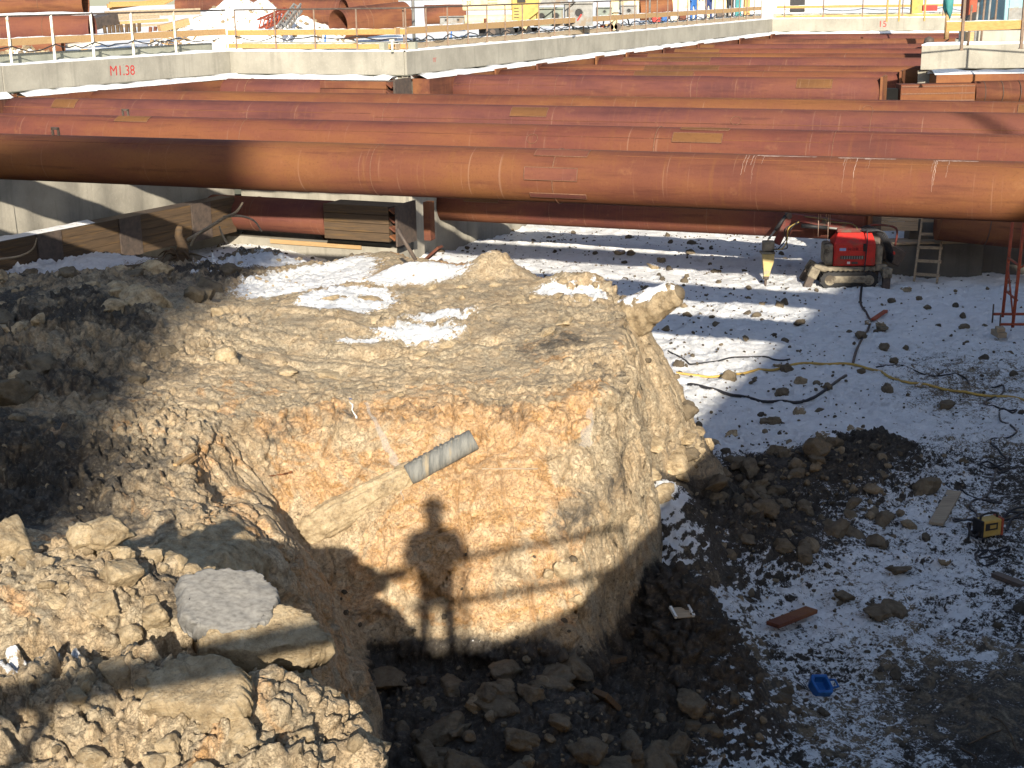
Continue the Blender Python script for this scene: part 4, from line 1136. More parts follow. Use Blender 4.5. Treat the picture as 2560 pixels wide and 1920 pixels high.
def at(px, py, Y): return Vector(pY(px, py, Y))
yard_pipe(at(-160, 8, 45.5), at(214, 6, 45.5), .86, 'thick brown steel pipe lying uppermost in the pile behind the white posts', RUST_D)
yard_pipe(at(-160, 80, 43), at(232, 74, 43), .92, 'thick rust brown pipe with yellow smears, below the uppermost pipe', RUST_P)
yard_pipe(at(-100, 126, 41.5), at(158, 113, 41.5), .42, 'slim dark pipe lying in front of the thick stacked pipes', RUST_D)
yard_pipe(at(560, 22, 56), at(885, 32, 54), 1.0, 'long snow capped pipe behind the snow heap', RUST_D)
t = yard_pipe(at(845, 62, 47.5), at(1008, 42, 49.5), 1.02, 'short open ended pipe lying with its dark mouth towards the railing', RUST_D, snow=False)
yard_pipe(at(860, 28, 51.5), at(985, 18, 52.5), .9, 'pipe with an open end resting behind the open ended pipe', RUST_D)
yard_pipe(at(1062, 36, 60), at(1165, 33, 60), .8, 'distant pipe beside the yellow rig', RUST_D)
yard_pipe(at(1600, 26, 72), at(1680, 21, 72), 1.0, 'drum like brown pipe with white snow patches behind the brown railing', RUST_D)
yard_pipe(at(-150, -30, 62), at(640, -16, 62), .6, 'far dark pipe lying at the back of the yard', RUST_D)
yard_pipe(at(440, 14, 58), at(700, 10, 58), .5, 'dark pipe half buried at the back of the snow heap', RUST_D)

HEAPV = []
def snow_heap(cx, cy, rx, ry, h, label, seed, z0=G - .08, mat=SNOW, name='snow_heap', dirt=0):
    n = 70; a = np.linspace(-1, 1, n); U_, V_ = np.meshgrid(a, a)
    rr_ = np.sqrt(U_ ** 2 + V_ ** 2); X_ = cx + U_ * rx; Y_ = cy + V_ * ry
    z = np.clip(1 - rr_, 0, 1) ** .8 * h * (1 + .35 * fbm(X_ * .8, Y_ * .8, X_ * 0, 3, seed)) + .10 * fbm(X_ * 3, Y_ * 3, X_ * 0, 3, seed + 5) * np.clip(1.2 - rr_, 0, 1)
    w1_, _, i1 = worley(X_ * 2.2, Y_ * 2.2, X_ * 0 + .3, seed); z = z + .12 * np.clip(.5 - w1_, 0, 1) * i1 * (rr_ < 1)
    P_ = np.stack([X_, Y_, z0 + z], -1)
    o = array_mesh(name, P_.reshape(-1, 3), grid_faces(n, n), mat)
    q = P_.reshape(-1, 3); HEAPV.append(q[q[:, 2] > z0 + .08])
    return tag(o, label, 'heap')
c = at(600, 112, 45.5)
snow_heap(c.x, c.y + .8, 2.6, 1.8, 1.75, 'tall heap of cleared snow with soil lumps behind the yellow plank railing', 401)
c = at(760, 90, 48)
snow_heap(c.x, c.y, 1.8, 1.5, .9, 'low snow heap in front of the open ended pipe', 402)
c = at(470, 100, 46)
snow_heap(c.x, c.y + .4, 1.5, 1.2, .8, 'dirty snow heap full of broken timber', 403)
c = at(70, 140, 39)
snow_heap(c.x, c.y, .9, .5, .32, 'small snow bank with a soil lump beside the white posts', 404)
sd_ = Scatter()
for q in HEAPV:
    for _ in range(max(20, len(q) // 14)):
        v = q[rng.randrange(len(q))]; sd_.put(v[0], v[1], v[2], pareto(.03, .16), rng.uniform(0, .6), sub=1)
sd_.build('heap_lumps', CLOD, 'brown soil lumps in the cleared snow')

def timber(p, q, w, h, label, mat=WOOD, group=None, name='timber_beam', cat='timber'):
    o = MB().bar(p, q, w, h).build(name, mat); return tag(o, label, cat, group)
for k in range(6):
    timber(at(268 + 6 * (k % 3), 14 + 7 * (k // 3) - 5 * (k % 2), 50 + .2 * k), at(412 + 4 * k, 8 - 2 * k, 51 + .2 * k), .13, .11, 'orange sawn beam in the bundle behind the white posts', ORANGEP, 'orange beam bundle')
timber(at(262, 36, 47), at(500, 28, 48), .25, .2, 'long grey brown beam under a strip of snow', WOOD_G)
timber(at(255, 50, 46), at(395, 42, 47), .3, .1, 'weathered grey board lying across the timber heap', WOOD_G)
timber(at(285, 58, 45.6), at(420, 50, 46.2), .3, .09, 'pale wide board in the timber heap', WOOD)
timber(at(300, 66, 45.3), at(440, 60, 46), .22, .07, 'split board at the front of the timber heap', WOOD_G)
for k in range(9):
    b = at(264 + 10.5 * k, 86 - .8 * k, 44.2)
    o = MB().tube([(b.x, b.y, b.z - .05), (b.x + rng.uniform(-.03, .03), b.y, b.z + .26)], .055, 9).build('log_post', WOOD_D)
    tag(o, 'short dark log standing in the row behind the white posts', 'log', 'row of short logs')
for k in range(5):
    b = at(375 + 12 * k, 84 - .8 * k, 44.6)
    o = MB().tube([(b.x, b.y, b.z - .05), (b.x + rng.uniform(-.05, .05), b.y, b.z + .20)], .055, 9).build('log_post', RUST_D)
    tag(o, 'short red brown stub beside the row of logs', 'stub', 'red brown stubs')
o = MB().bar(at(398, 72, 44), at(470, 54, 44.6), .22, .20).build('timber_beam', WOOD); tag(o, 'thick pale beam leaning on the dirty snow heap', 'timber')
o = MB().bar(at(425, 118, 42), at(510, 113, 42.3), .5, .12).build('timber_beam', WOOD); tag(o, 'pale plank at the foot of the dirty snow heap', 'timber')
for k in range(10):
    x0 = rng.uniform(400, 500); y0 = rng.uniform(96, 116)
    o = MB().bar(at(x0, y0, 42.6), at(x0 + rng.uniform(-40, 40), y0 - rng.uniform(4, 18), 43), .04, .03).build('broken_lath', WOOD); tag(o, 'thin broken lath poking from the snow behind the white posts', 'lath', 'broken laths')
o = MB().bar(at(170, 116, 42), at(235, 108, 42.6), .7, .10).build('white_pallet', STEEL_W); tag(o, 'white framed panel lying on the snow beside the slim pipe', 'panel')
o = MB().box(tuple(at(212, 126, 40)), (.18, .12, .07)).build('brick', ORANGEP); tag(o, 'orange block on the kerb snow by the white posts', 'block')
o = MB().bar(at(225, 60, 44.5), at(280, 46, 45.5), .5, .35).build('steel_trough', STEEL_D); tag(o, 'dark steel trough lying by the end of the stacked pipes', 'trough')
# lattice sections on the heap
def lattice(p, q, w, mat, label):
    p, q = Vector(p), Vector(q); d = (q - p).normalized(); s_ = Vector((0, 0, 1)).cross(d).normalized() * w / 2; u_ = d.cross(s_).normalized() * w / 2
    t = thing('lattice_section', label, 'lattice', tuple(p))
    for a, b_ in ((1, 1), (1, -1), (-1, 1), (-1, -1)): MB().bar(p + s_ * a + u_ * b_, q + s_ * a + u_ * b_, .05, .05).build('chord', mat, t, local=False)
    n_ = 7
    for i in range(n_):
        a0, a1 = p.lerp(q, i / n_), p.lerp(q, (i + 1) / n_)
        m_ = MB()
        for sg in (-1, 1): m_.bar(a0 + s_ * sg - u_, a1 + s_ * sg + u_, .03, .03); m_.bar(a0 - s_ + u_ * sg, a1 + s_ + u_ * sg, .03, .03)
        m_.build('lacing', mat, t, local=False)
    return t
lattice(at(655, 60, 44.3), at(722, 30, 46), .26, RED_OX, 'red oxide lattice section tipped on the snow heap')
lattice(at(705, 72, 43.9), at(745, 18, 45.4), .22, STEEL_G, 'pale grey lattice section leaning on the snow heap')
for px, py in ((812, 98), (1127, 92)):
    b = at(px, py, 43 if px < 900 else 46)
    o = MB().bar((b.x, b.y, b.z - .1), (b.x + .04, b.y, b.z + .30), .07, .05).build('marker_stake', BLUE); tag(o, 'blue marker stake in the snow ' + ('behind the yellow plank railing' if px < 900 else 'in front of the yellow rig'), 'stake')
b = pz(981, 130, G)
o = MB().cyl((b[0], b[1], G), (b[0], b[1], G + .30), .035, 10).build('pipe_stub', STEEL_W); o2 = MB().box((b[0], b[1], G + .31), (.13, .13, .03)).build('cap', STEEL_W, None)
o2.parent = o; tag(o, 'short white capped pipe stub on the wall corner', 'stub')
for px, py in ((1036, 122), (1433, 86), (1624, 66)):
    b = pz(px, py, G)
    o = MB().cyl((b[0], b[1], G - .05), (b[0], b[1], G + 5), .045, 10).build('lamp_pole', STEEL_G); tag(o, 'slim grey pole rising from the brown railing ' + {1036: 'at the wall corner', 1433: 'beside the grey steel frames', 1624: 'near the workers'}[px], 'pole')

# ------------------------------------------------------------------ drilling rig behind the railing
c = at(1250, 66, 48.5); s = 48.5 / FOC
t = thing('drilling_rig', 'cream and yellow drilling rig seen from its rear counterweight', 'rig', (c.x, c.y, c.z))
def RX(px): return (px - 1250) * s
def RZ(py): return (66 - py) * s
MB().box(((RX(1160) + RX(1282)) / 2, .6, (RZ(64) + RZ(-40)) / 2 + .25), (RX(1282) - RX(1160), 1.6, RZ(-40) - RZ(64) - .5)).build('body', CREAM, t, bevel=.05)
m_ = MB(); m_.tube([(RX(1153), -.25, RZ(50)), (RX(1165), -.25, RZ(50)), (RX(1275), -.25, RZ(50)), (RX(1290), -.25, RZ(50))], [.1, .17, .17, .1], 14); m_.build('counterweight', CREAM, t)
MB().box((RX(1312), .1, RZ(15)), (RX(1345) - RX(1280), 1.2, RZ(-40) - RZ(58) - .2)).build('side_panel', YEL, t, bevel=.03)
MB().box((RX(1302), -.52, RZ(2)), (.28, .03, .24)).build('sign_plate', BLACK, t)
MB().bar((RX(1305), -.35, RZ(70)), (RX(1352), .1, RZ(-10)), .10, .20).build('brace', CREAM, t)
for k in range(4): MB().box((RX(1290), -.51, RZ(24 + 7 * k)), (.16, .01, .02)).build('print_line', BLACKP, t)
for k in range(6): MB().box((RX(1225 + 8 * (k % 3)), -.213, RZ(4 + 7 * (k // 3))), (.10, .01, .018)).build('print_line', BLACKP if k > 2 else PAINT_RED, t)
text(t, '32', .16, (RX(1176), -.215, RZ(10)), (math.pi / 2, 0, 0), BLACKP)
MB().tube([(RX(1215), -.45, RZ(57)), (RX(1215), -.45, RZ(46))], .05, 8).build('hitch', RUST_D, t)
for k, px in enumerate((1232, 1268, 1310)):
    m_ = MB(); m_.cyl((RX(px), -.1, RZ(79)), (RX(px), .5, RZ(79)), .24, 20); w_ = m_.build('track_roller', BLACK, t)
    MB().cyl((RX(px), -.13, RZ(79)), (RX(px), -.09, RZ(79)), .10, 14).build('hub', STEEL_D, w_)
MB().box((RX(1270), .8, RZ(84)), (2.0, .7, .35)).build('track', BLACK, t)
# grey steel frames right of the rig
def steel_frame(px0, px1, py0, py1, Y, label, mat=GREENG, holes=1):
    a, b_ = at(px0, py1, Y), at(px1, py0, Y); w, h = b_.x - a.x, b_.z - a.z
    t = thing('steel_module', label, 'steelwork', (a.x, a.y, a.z))
    MB().box((w / 2, .35, h / 2), (w, .7, h)).build('frame_body', mat, t, bevel=.02)
    MB().box((w / 2, -.02, h * .96), (w * 1.04, .12, h * .08)).build('flange', mat, t)
    MB().box((w / 2, -.02, h * .04), (w * 1.04, .12, h * .08)).build('flange', mat, t)
    for k in range(holes):
        x = w * (k + .5) / holes
        MB().cyl((x, -.012, h * .55), (x, .03, h * .55), h * .16, 18).build('bolt_hole', BLACK, t)
        MB().tube([(x + h * .18 * math.cos(q), -.012, h * .55 + h * .18 * math.sin(q)) for q in [i * .4 for i in range(17)]], .015, 5).build('collar', mat, t)
    return t
steel_frame(1100, 1160, 40, 62, 46, 'grey box girder with a round hole left of the drilling rig', STEEL_G, 2)
steel_frame(1336, 1408, 18, 66, 49, 'grey green steel frame beside the drilling rig with two ringed holes', GREENG, 2)
steel_frame(1412, 1482, 4, 66, 50, 'tall grey steel frame with an arched lug next to the slim pole', STEEL_G, 1)
steel_frame(1350, 1420, -30, 14, 52, 'dark grey steel plate work standing above the grey green frame', STEEL_G, 1)
steel_frame(1492, 1530, 18, 42, 55, 'low grey green frame with white arrow mark', GREENG, 1)
steel_frame(1552, 1592, 12, 44, 60, 'grey plate with a small round hole by the cream post', STEEL_G, 1)
for k, px in enumerate((1360, 1385, 1400, 1440, 1465)):
    b = at(px, 78 - .1 * (px - 1360), 48 + .04 * (px - 1360))
    o = MB().cyl((b.x, b.y, b.z - .25), (b.x + .0, b.y + .4, b.z - .25), .24, 16).build('steel_roller', STEEL_G if k % 2 else STEEL_D); tag(o, 'grey steel roller on the ground beneath the steel frames', 'roller', 'rollers under the frames')
o = MB().bar(at(1535, 70, 56), at(1538, -40, 56), .28, .3).build('cream_post', CREAM); tag(o, 'cream painted upright post with cables round its foot', 'post')
cc = at(1540, 62, 55.6)
o = MB().tube([(cc.x + .5 * math.cos(q), cc.y, cc.z + .45 * math.sin(q)) for q in [i * .35 for i in range(16)]], .03, 6).build('cable', CABLE); tag(o, 'coil of black cable hung on the cream post', 'cable')
for k in range(5):
    b = at(1508 + 9 * k, 70 - k, 53)
    o = MB().cyl((b.x, b.y, b.z), (b.x, b.y + .3, b.z), .13, 12).build('flange_wheel', [RED_OX, WOOD, RUST_D, CREAM, STEEL_D][k]); tag(o, ['red', 'pale', 'rusty', 'cream', 'dark'][k] + ' round flange lying at the foot of the cream post', 'flange')
b = at(1443, 44, 47.5)
o = MB().bar((b.x, b.y, b.z - .1), (b.x + .14, b.y, b.z + .1), .10, .05).build('red_tag', RED_P); tag(o, 'red tag tied to the timber rail by the slim pole', 'tag')
# boxes, drums and clutter by the workers
cl = [(1640, 52, RED_P), (1662, 50, BLUE), (1684, 48, STEEL_W), (1706, 46, RUST_D), (1738, 45, WHITEP), (1768, 42, CREAM), (1800, 38, STEEL_D), (1815, 30, STEEL_G)]
for k, (px, py, mt) in enumerate(cl):
    b = at(px, py + 8, 62 + .08 * (px - 1640))
    w = rng.uniform(.25, .45)
    t = thing('tool_crate', '%s crate standing behind the far part of the brown railing' % ['red', 'blue', 'white', 'brown', 'pale grey', 'cream', 'black', 'mid grey'][k], 'crate', (b.x, b.y, b.z - .1))
    MB().box((0, 0, .2), (w, .4, .4)).build('box', mt, t, bevel=.02); MB().box((0, 0, .415), (w + .03, .43, .04)).build('lid', mt, t)
# portable cabin and other pale buildings far back
c = at(1945, 44, 92)
t = thing('site_cabin', 'white site cabin with a dark doorway beyond the far wall', 'cabin', (c.x, c.y, G - .06))
MB().box((0, 1.2, 1.35), (5.6, 2.4, 2.7)).build('wall', WHITEP, t, bevel=.02)
MB().box((1.2, -.03, 1.1), (.95, .05, 2.1)).build('door', BLACK, t); MB().box((-1.2, -.03, 1.6), (1.1, .05, .8)).build('window', STEEL_D, t)
MB().box((0, 1.2, 2.74), (5.8, 2.6, .08)).build('roof', STEEL_G, t)
for k in range(5): MB().box((-2.6 + 1.3 * k, -.01, 1.35), (.05, .04, 2.68)).build('rib', WHITEP, t)
c = at(1690, 10, 120)
t = thing('site_shed', 'pale beige site shed far behind the workers', 'shed', (c.x, c.y, G - .06))
MB().box((0, 1.5, 1.5), (9, 3, 3.0)).build('wall', CREAM, t); MB().box((0, 1.5, 3.05), (9.4, 3.4, .15)).build('roof', STEEL_G, t)
for k in range(4): MB().box((-3.2 + 2.1 * k, -.03, 1.6), (.9, .05, .9)).build('window', BLACK, t)
c = at(1845, 44, 78)
o = MB().box((c.x, c.y, G + 1.1), (.32, .3, 2.4)).build('teal_post', TEAL); tag(o, 'broad teal wrapped post behind the brown railing', 'post')
o = MB().bar(at(1866, 40, 80), at(1868, -40, 80), .5, .3).build('timber_hoarding', ORANGEP); tag(o, 'orange timber hoarding standing next to the teal post', 'hoarding')
# tarp covered post on the far wall
b = at(2370, 34, 58)
t = thing('covered_post', 'post wrapped in crumpled dark green tarpaulin at the end wall', 'post', (b.x, b.y, G))
MB().cyl((0, 0, -.6), (0, 0, .5), .10, 10).build('post', WOOD, t)
V, F_ = clod_shape(777, 3, 1.6, 4, .3); MB().add((V * np.array([.26, .24, .62]) + np.array([0, 0, .72])).tolist(), F_.tolist(), True).build('tarpaulin', TEAL, t)
b = pY(2325, 66, 55)
t = thing('dark_post', 'short dark bollard with pointed hood on the end waling', 'bollard', (b[0], b[1], 4.9))
MB().tube([(0, 0, 0), (0, 0, .34), (0, 0, .36), (0, 0, .55), (0, 0, .62)], [.17, .17, .21, .17, .03], 12).build('hood', STEEL_D, t)
MB().bar((.12, 0, .1), (.75, 0, .5), .05, .04).build('stay', STEEL_D, t)
# pale blue container and generator right
c = at(2500, 60, 40)
t = thing('container', 'pale blue steel container with rusty edges behind the board railing', 'container', (c.x, c.y, G - .06))
MB().box((1.6, 1.2, 1.25), (3.0, 2.4, 1.5)).build('body', TEALBOX, t, bevel=.03)
for k in range(8): MB().box((.25 + .38 * k, -.015, 1.25), (.07, .03, 1.42)).build('rib', TEALBOX, t)
MB().box((1.6, .6, .42), (3.0, 1.4, .24)).build('skid', STEEL_D, t)
for k in range(3): MB().box((.5 + 1.0 * k, -.02, .75), (.6, .06, .35)).build('vent', STEEL_G, t)
for k in (0.5, 2.6):
    MB().cyl((k, -.1, .24), (k, .15, .24), .26, 18).build('wheel', BLACK, t)
c = at(2474, 55, 42)
t = thing('barrier_board', 'red and white striped barrier board leaning by the container', 'barrier', (c.x, c.y, c.z - .15), (0, -.18, 0))
MB().box((0, 0, .12), (.85, .03, .25)).build('board', WHITEP, t)
for k in range(6): MB().box((-.36 + .145 * k, -.018, .12), (.06, .008, .24)).build('stripe', RED_P, t)
c = at(2475, 22, 52)
t = thing('parked_machine', 'dark machine with red trim parked behind the upright tubes', 'machine', (c.x, c.y, G - .06))
MB().box((0, .5, .75), (1.5, 1.0, .8)).build('body', RED_OX, t, bevel=.06); MB().box((.1, .4, 1.3), (.8, .9, .5)).build('hood', BLACK, t, bevel=.06)
for k in (-.5, .5): MB().cyl((k, -.05, .3), (k, .2, .3), .32, 18).build('wheel', BLACK, t)
o = MB().box(tuple(at(2292, 8, 66)), (.5, .3, .9)).build('yellow_bin', YEL); tag(o, 'yellow upright bin beyond the far orange rails', 'bin')
o = MB().box(tuple(at(2322, 20, 66)), (.7, .3, .25)).build('red_crate', RED_P); tag(o, 'bright red crate beside the yellow bin', 'crate')
for k, px in enumerate((2218, 2248, 2312)):
    b = at(px, 30, 63)
    o = MB().bar((b.x, b.y, G), (b.x, b.y, G + 1.2), .07, .07).build('timber_post', ORANGEP); tag(o, 'orange timber post behind the end wall railing', 'post', 'orange posts at the end wall')

# workers
def worker(px, py, Y, label, jacket, hat, face=0.0, arms=1):
    b = at(px, py, Y)
    t = thing('person', label, 'person', (b.x, b.y, G - .05), (0, 0, face))
    V_ = [(0, 0, .92), (0, .0, 1.15), (0, .02, 1.40), (0, .02, 1.52), (-.19, .02, 1.42), (-.27, -.05, 1.15), (-.20, -.22, 1.02), (.19, .02, 1.42), (.27, -.05, 1.15), (.20, -.22, 1.02),
          (-.10, 0, .86), (-.12, -.03, .48), (-.12, .02, .07), (-.12, -.14, .04), (.10, 0, .86), (.13, -.03, .48), (.13, .04, .07), (.13, -.12, .04), (0, .02, 1.62), (0, .0, 1.72)]
    E_ = [(0, 1), (1, 2), (2, 3), (2, 4), (4, 5), (5, 6), (2, 7), (7, 8), (8, 9), (0, 10), (10, 11), (11, 12), (12, 13), (0, 14), (14, 15), (15, 16), (16, 17), (3, 18), (18, 19)]
    R_ = [.17, .18, .19, .07, .085, .06, .05, .085, .06, .05, .10, .075, .055, .045, .10, .075, .055, .045, .095, .10]
    me = bpy.data.meshes.new('body'); me.from_pydata(V_, E_, [])
    o = link('body', me, t); me.materials.append(jacket)
    sk = o.modifiers.new('skin', 'SKIN'); sk.use_smooth_shade = True
    for i, r_ in enumerate(R_): me.skin_vertices[0].data[i].radius = (r_, r_ * .8)
    me.skin_vertices[0].data[0].use_root = True
    sb = o.modifiers.new('sub', 'SUBSURF'); sb.levels = 1; sb.render_levels = 2
    m_ = MB(); m_.tube([(0, 0, 1.70), (0, 0, 1.76), (0, 0, 1.83), (0, 0, 1.86)], [.135, .13, .09, .02], 14); m_.build('hard_hat', hat, t)
    return t
GREENH = simple('green_plastic', (0.10, 0.50, 0.10), (0.08, 0.38, 0.08), 4, 0.5, 0)
worker(1733, 40, 68, 'worker in blue overalls and green hard hat beyond the brown railing', BLUE, GREENH, .4)
worker(1771, 38, 69, 'worker in dark blue jacket with orange hat beyond the brown railing', simple('navy_cloth', (0.03, 0.05, 0.15)), simple('orange_plastic', (0.6, 0.22, 0.03)), -.6)
worker(1824, 36, 70, 'worker in black jacket and red hat next to the teal post', BLACK, RED_P, .2)

# ------------------------------------------------------------------ right hand corner under the struts
c = pY(2240, 572, 36.3)
t = thing('timber_shutter', 'pale timber shutter panel of horizontal boards under the nearest strut', 'panel', (c[0], c[1], 1.9), (0, 0, -.05))
for k in range(5): MB().box((0, 0, -.55 + .24 * k), (1.12, .05, .228), jit=.004).build('board', WOOD_G, t)
for k in (-.25, .3): MB().box((k, .06, 0), (.09, .08, 1.3)).build('batten', WOOD_G, t)
c = pY(2175, 590, 36.2)
o = MB().box((c[0], c[1], 1.35), (.42, .5, 2.9)).build('steel_column', STEEL_D, None); tag(o, 'black steel column at the end of the lower strut', 'column')
c = pY(2440, 590, 35.6)
t = thing('steel_pipe', 'fat dark pipe lying in the shade behind the red trestle', 'pipe', (c[0] - 1.0, c[1], 1.65), (0, .10, -.12))
pipe_mesh(8, .55).build('pipe', RUST_D, t); MB().tube(ring(.553, 1.2), .012, 5, caps=False).build('girth_weld', STEEL_D, t)
c = pY(2330, 655, 36.0)
t = thing('concrete_plinth', 'low grey concrete plinth behind the wooden ladder', 'plinth', (c[0], c[1] + .5, 0))
MB().box((.1, 0, .42), (2.6, .6, .95), jit=.03).build('plinth', CONC_SHADE, t, bevel=.03); MB().box((.1, -.05, .925), (2.6, .62, .06)).build('plank', WOOD_G, t)
c = pY(2480, 640, 36.2)
o = MB().box((c[0] + .4, c[1] + .6, .9), (5.0, .5, 2.4)).build('shadow_wall', CONC_SHADE); tag(o, 'concrete wall base under the fat pipe, darkened for shade', 'wall')
c = pY(1068, 528, 37.75)
t = thing('strut_seat', 'rusty steel seat and bearing post at the left end of the lower strut', 'seat', (c[0], c[1], 0), (0, 0, YAW))
MB().box((0, .1, 1.45), (.20, .3, 1.05)).build('bearing_post', RUST_D, t, bevel=.01); MB().box((.22, -.15, .62), (.55, .3, .07), ry=-.7).build('seat_plate', RUST_D, t)
# ladder
a0, a1 = pz(2285, 703, .02), pz(2342, 708, .02)
b0, b1 = pY(2306, 545, 36.25), pY(2360, 545, 36.25)
t = thing('wooden_ladder', 'home made wooden ladder leaning under the nearest strut', 'ladder', tuple(a0))
for p_, q_ in ((a0, b0), (a1, b1)): MB().bar(p_, q_, .05, .085).build('stile', WOOD_G, t, local=False)
for k in range(5):
    u = .12 + .21 * k; p_ = Vector(a0).lerp(Vector(b0), u); q_ = Vector(a1).lerp(Vector(b1), u); d = (q_ - p_).normalized() * .04
    MB().bar(p_ - d + Vector((0, -.04, 0)), q_ + d + Vector((0, -.04, 0)), .03, .075).build('rung', WOOD_G, t, local=False)
# red trestle at the frame edge
c = pz(2530, 835, .03)
t = thing('red_trestle', 'red oxide painted steel trestle frame standing on wooden blocks', 'trestle', tuple(c))
H_ = 2.55
for (x, y) in ((0, 0), (1.5, -.1), (.12, 1.0), (1.62, .9)):
    MB().cyl((x, y, .15), (x + .06, y, H_), .035, 10).build('leg', RED_OX, t)
MB().cyl((-.28, 0, .22), (1.8, -.12, .22), .03, 8).build('foot_bar', RED_OX, t)
MB().cyl((-.1, 1.0, .22), (1.9, .88, .22), .03, 8).build('foot_bar', RED_OX, t)
MB().cyl((.05, 0, .75), (.15, 1.0, .75), .025, 8).build('side_bar', RED_OX, t)
MB().cyl((.05, 0, 1.5), (.15, 1.0, 1.5), .025, 8).build('side_bar', RED_OX, t)
MB().cyl((.06, 0, H_), (1.56, -.1, H_), .03, 8).build('top_bar', RED_OX, t)
MB().tube([(.02, .02, .25), (.08, .5, .8), (.12, .95, 1.4)], .02, 6).build('brace', RED_OX, t)
MB().tube([(.02, 0, 1.45), (.3, 0, 1.6), (.5, 0, 1.35), (.6, 0, .3)], .022, 6).build('brace', RED_OX, t)
MB().cyl((-.28, 0, .02), (-.28, 0, .45), .018, 6).build('screw_jack', STEEL_D, t)
MB().cyl((-.1, 1.0, .02), (-.1, 1.0, .45), .018, 6).build('screw_jack', STEEL_D, t)
t2 = thing('wooden_block', 'stack of two pale wooden blocks under the foot of the red trestle', 'block', (c[0] - .32, c[1], 0))
MB().box((0, -.08, .07), (.20, .42, .12), rz=.05).build('block', WOOD_G, t2, bevel=.008); MB().box((0, -.14, .18), (.17, .22, .09), rz=-.1).build('block', WOOD_G, t2, bevel=.008)

# ------------------------------------------------------------------ demolition robot
c = pz(2118, 716, .02)
rob = thing('demolition_robot', 'red remote controlled demolition robot with a yellow hammer on its arm', 'robot', (c[0], c[1] + .35, .0), (0, 0, -.06))
def q_(zx, zy, y=0.0): return ((zx - 1150) / 416.0, y, (940 - zy) / 416.0)
for sy in (-.42, .42):
    prof = []
    for i in range(28):
        a = 2 * math.pi * i / 28; ex = .52 * math.copysign(1, math.cos(a)) if True else 0
        prof.append((.03 + ex + .20 * math.cos(a), .22 + .20 * math.sin(a)))
    vs = [(x, sy - .13, z) for x, z in prof] + [(x, sy + .13, z) for x, z in prof]; n_ = len(prof)
    trk = MB().add(vs, [(i, (i + 1) % n_, n_ + (i + 1) % n_, n_ + i) for i in range(n_)] + [tuple(range(n_ - 1, -1, -1)), tuple(range(n_, 2 * n_))]).build('track', BLACK, rob)
    for i in range(26):
        u = i / 26 * (2.08 + 2 * math.pi * .2); 
        if u < 1.04: x, z, a = -.49 + u, .42, 0
        elif u < 1.04 + .628: a = (u - 1.04) / .2; x, z = .55 + .2 * math.sin(a), .22 + .2 * math.cos(a)
        elif u < 2.08 + .628: x, z, a = .55 - (u - 1.668), .02, 0
        else: a = math.pi + (u - 2.708) / .2; x, z = -.49 + .2 * math.sin(a), .22 + .2 * math.cos(a)
        MB().box((x, sy, z), (.045, .27, .035), ry=a).build('grouser', BLACK, trk)
    MB().box((.03, sy - .02 * (1 if sy < 0 else -1), .24), (.86, .285, .20)).build('track_frame', MUD, rob, bevel=.05)
    for x in (-.46, .52):
        MB().cyl((x, sy - .15, .22), (x, sy + .15, .22), .13, 18).build('sprocket', MUD, rob)
MB().box((.05, 0, .46), (1.35, .74, .13)).build('undercarriage', MUD, rob, bevel=.04)
# body
red = MB(); y0, y1 = -.36, .36
vs = [(-.36, y0, .55), (.69, y0, .55), (.69, y0, 1.13), (-.36, y0, 1.13), (.62, y0 + .28, 1.38), (-.22, y0 + .28, 1.38),
      (-.36, y1, .55), (.69, y1, .55), (.69, y1, 1.13), (-.36, y1, 1.13), (.62, y1 - .2, 1.38), (-.22, y1 - .2, 1.38)]
red.add(vs, [(0, 1, 2, 3), (3, 2, 4, 5), (7, 6, 9, 8), (8, 9, 11, 10), (5, 4, 10, 11), (1, 7, 8, 2), (2, 8, 10, 4), (6, 0, 3, 9), (9, 3, 5, 11), (0, 6, 7, 1)])
body = red.build('body', RED_P, rob, bevel=.025)
MB().box((.18, y0 - .012, .84), (1.0, .014, .54)).build('door_panel', RED_P, body, bevel=.006)
MB().box((.10, y0 - .024, .775), (.60, .012, .085)).build('vent_grille', STEEL_D, body)
for k in range(9): MB().box((-.15 + .063 * k, y0 - .033, .775), (.018, .008, .075)).build('grille_bar', STEEL_G, body)
MB().box((.40, y0 - .03, 1.03), (.06, .04, .19)).build('handle', BLACK, body)
MB().box((.02, y0 - .022, .635), (.075, .008, .06)).build('white_label', WHITEP, body); MB().box((.17, y0 - .022, .635), (.16, .02, .05)).build('name_plate', STEEL_D, body)
text(body, '\u7837\u6cca\u91cd\u5de5', .095, (.17, y0 - .021, .98), (math.pi / 2, 0, 0), simple('dark_red_print', (0.16, 0.012, 0.012), (0.12, .01, .01), 5, .6, 0))
MB().box((-.14, y0 - .022, .98), (.16, .008, .07)).build('blue_logo', simple('blue_white_logo', (0.30, 0.38, 0.60), (0.16, 0.24, 0.50), 40, .5, 0), body)
MB().box((-.47, 0, .83), (.22, .70, .54)).build('side_guard', MUD, rob, bevel=.07)
MB().box((.79, .02, .80), (.20, .68, .52)).build('side_guard', MUD, rob, bevel=.07)
MB().box((.05, .05, 1.42), (.62, .36, .12)).build('turret', GRIMY, rob, bevel=.03)
# roll bar
MB().tube(smooth_pts([q_(1345, 380, .0), q_(1360, 315, .0), q_(1480, 297, .0), q_(1630, 318, .0), q_(1680, 370, .0), q_(1668, 520, .0)], 5), .026, 8).build('roll_bar', GRIMY, rob)
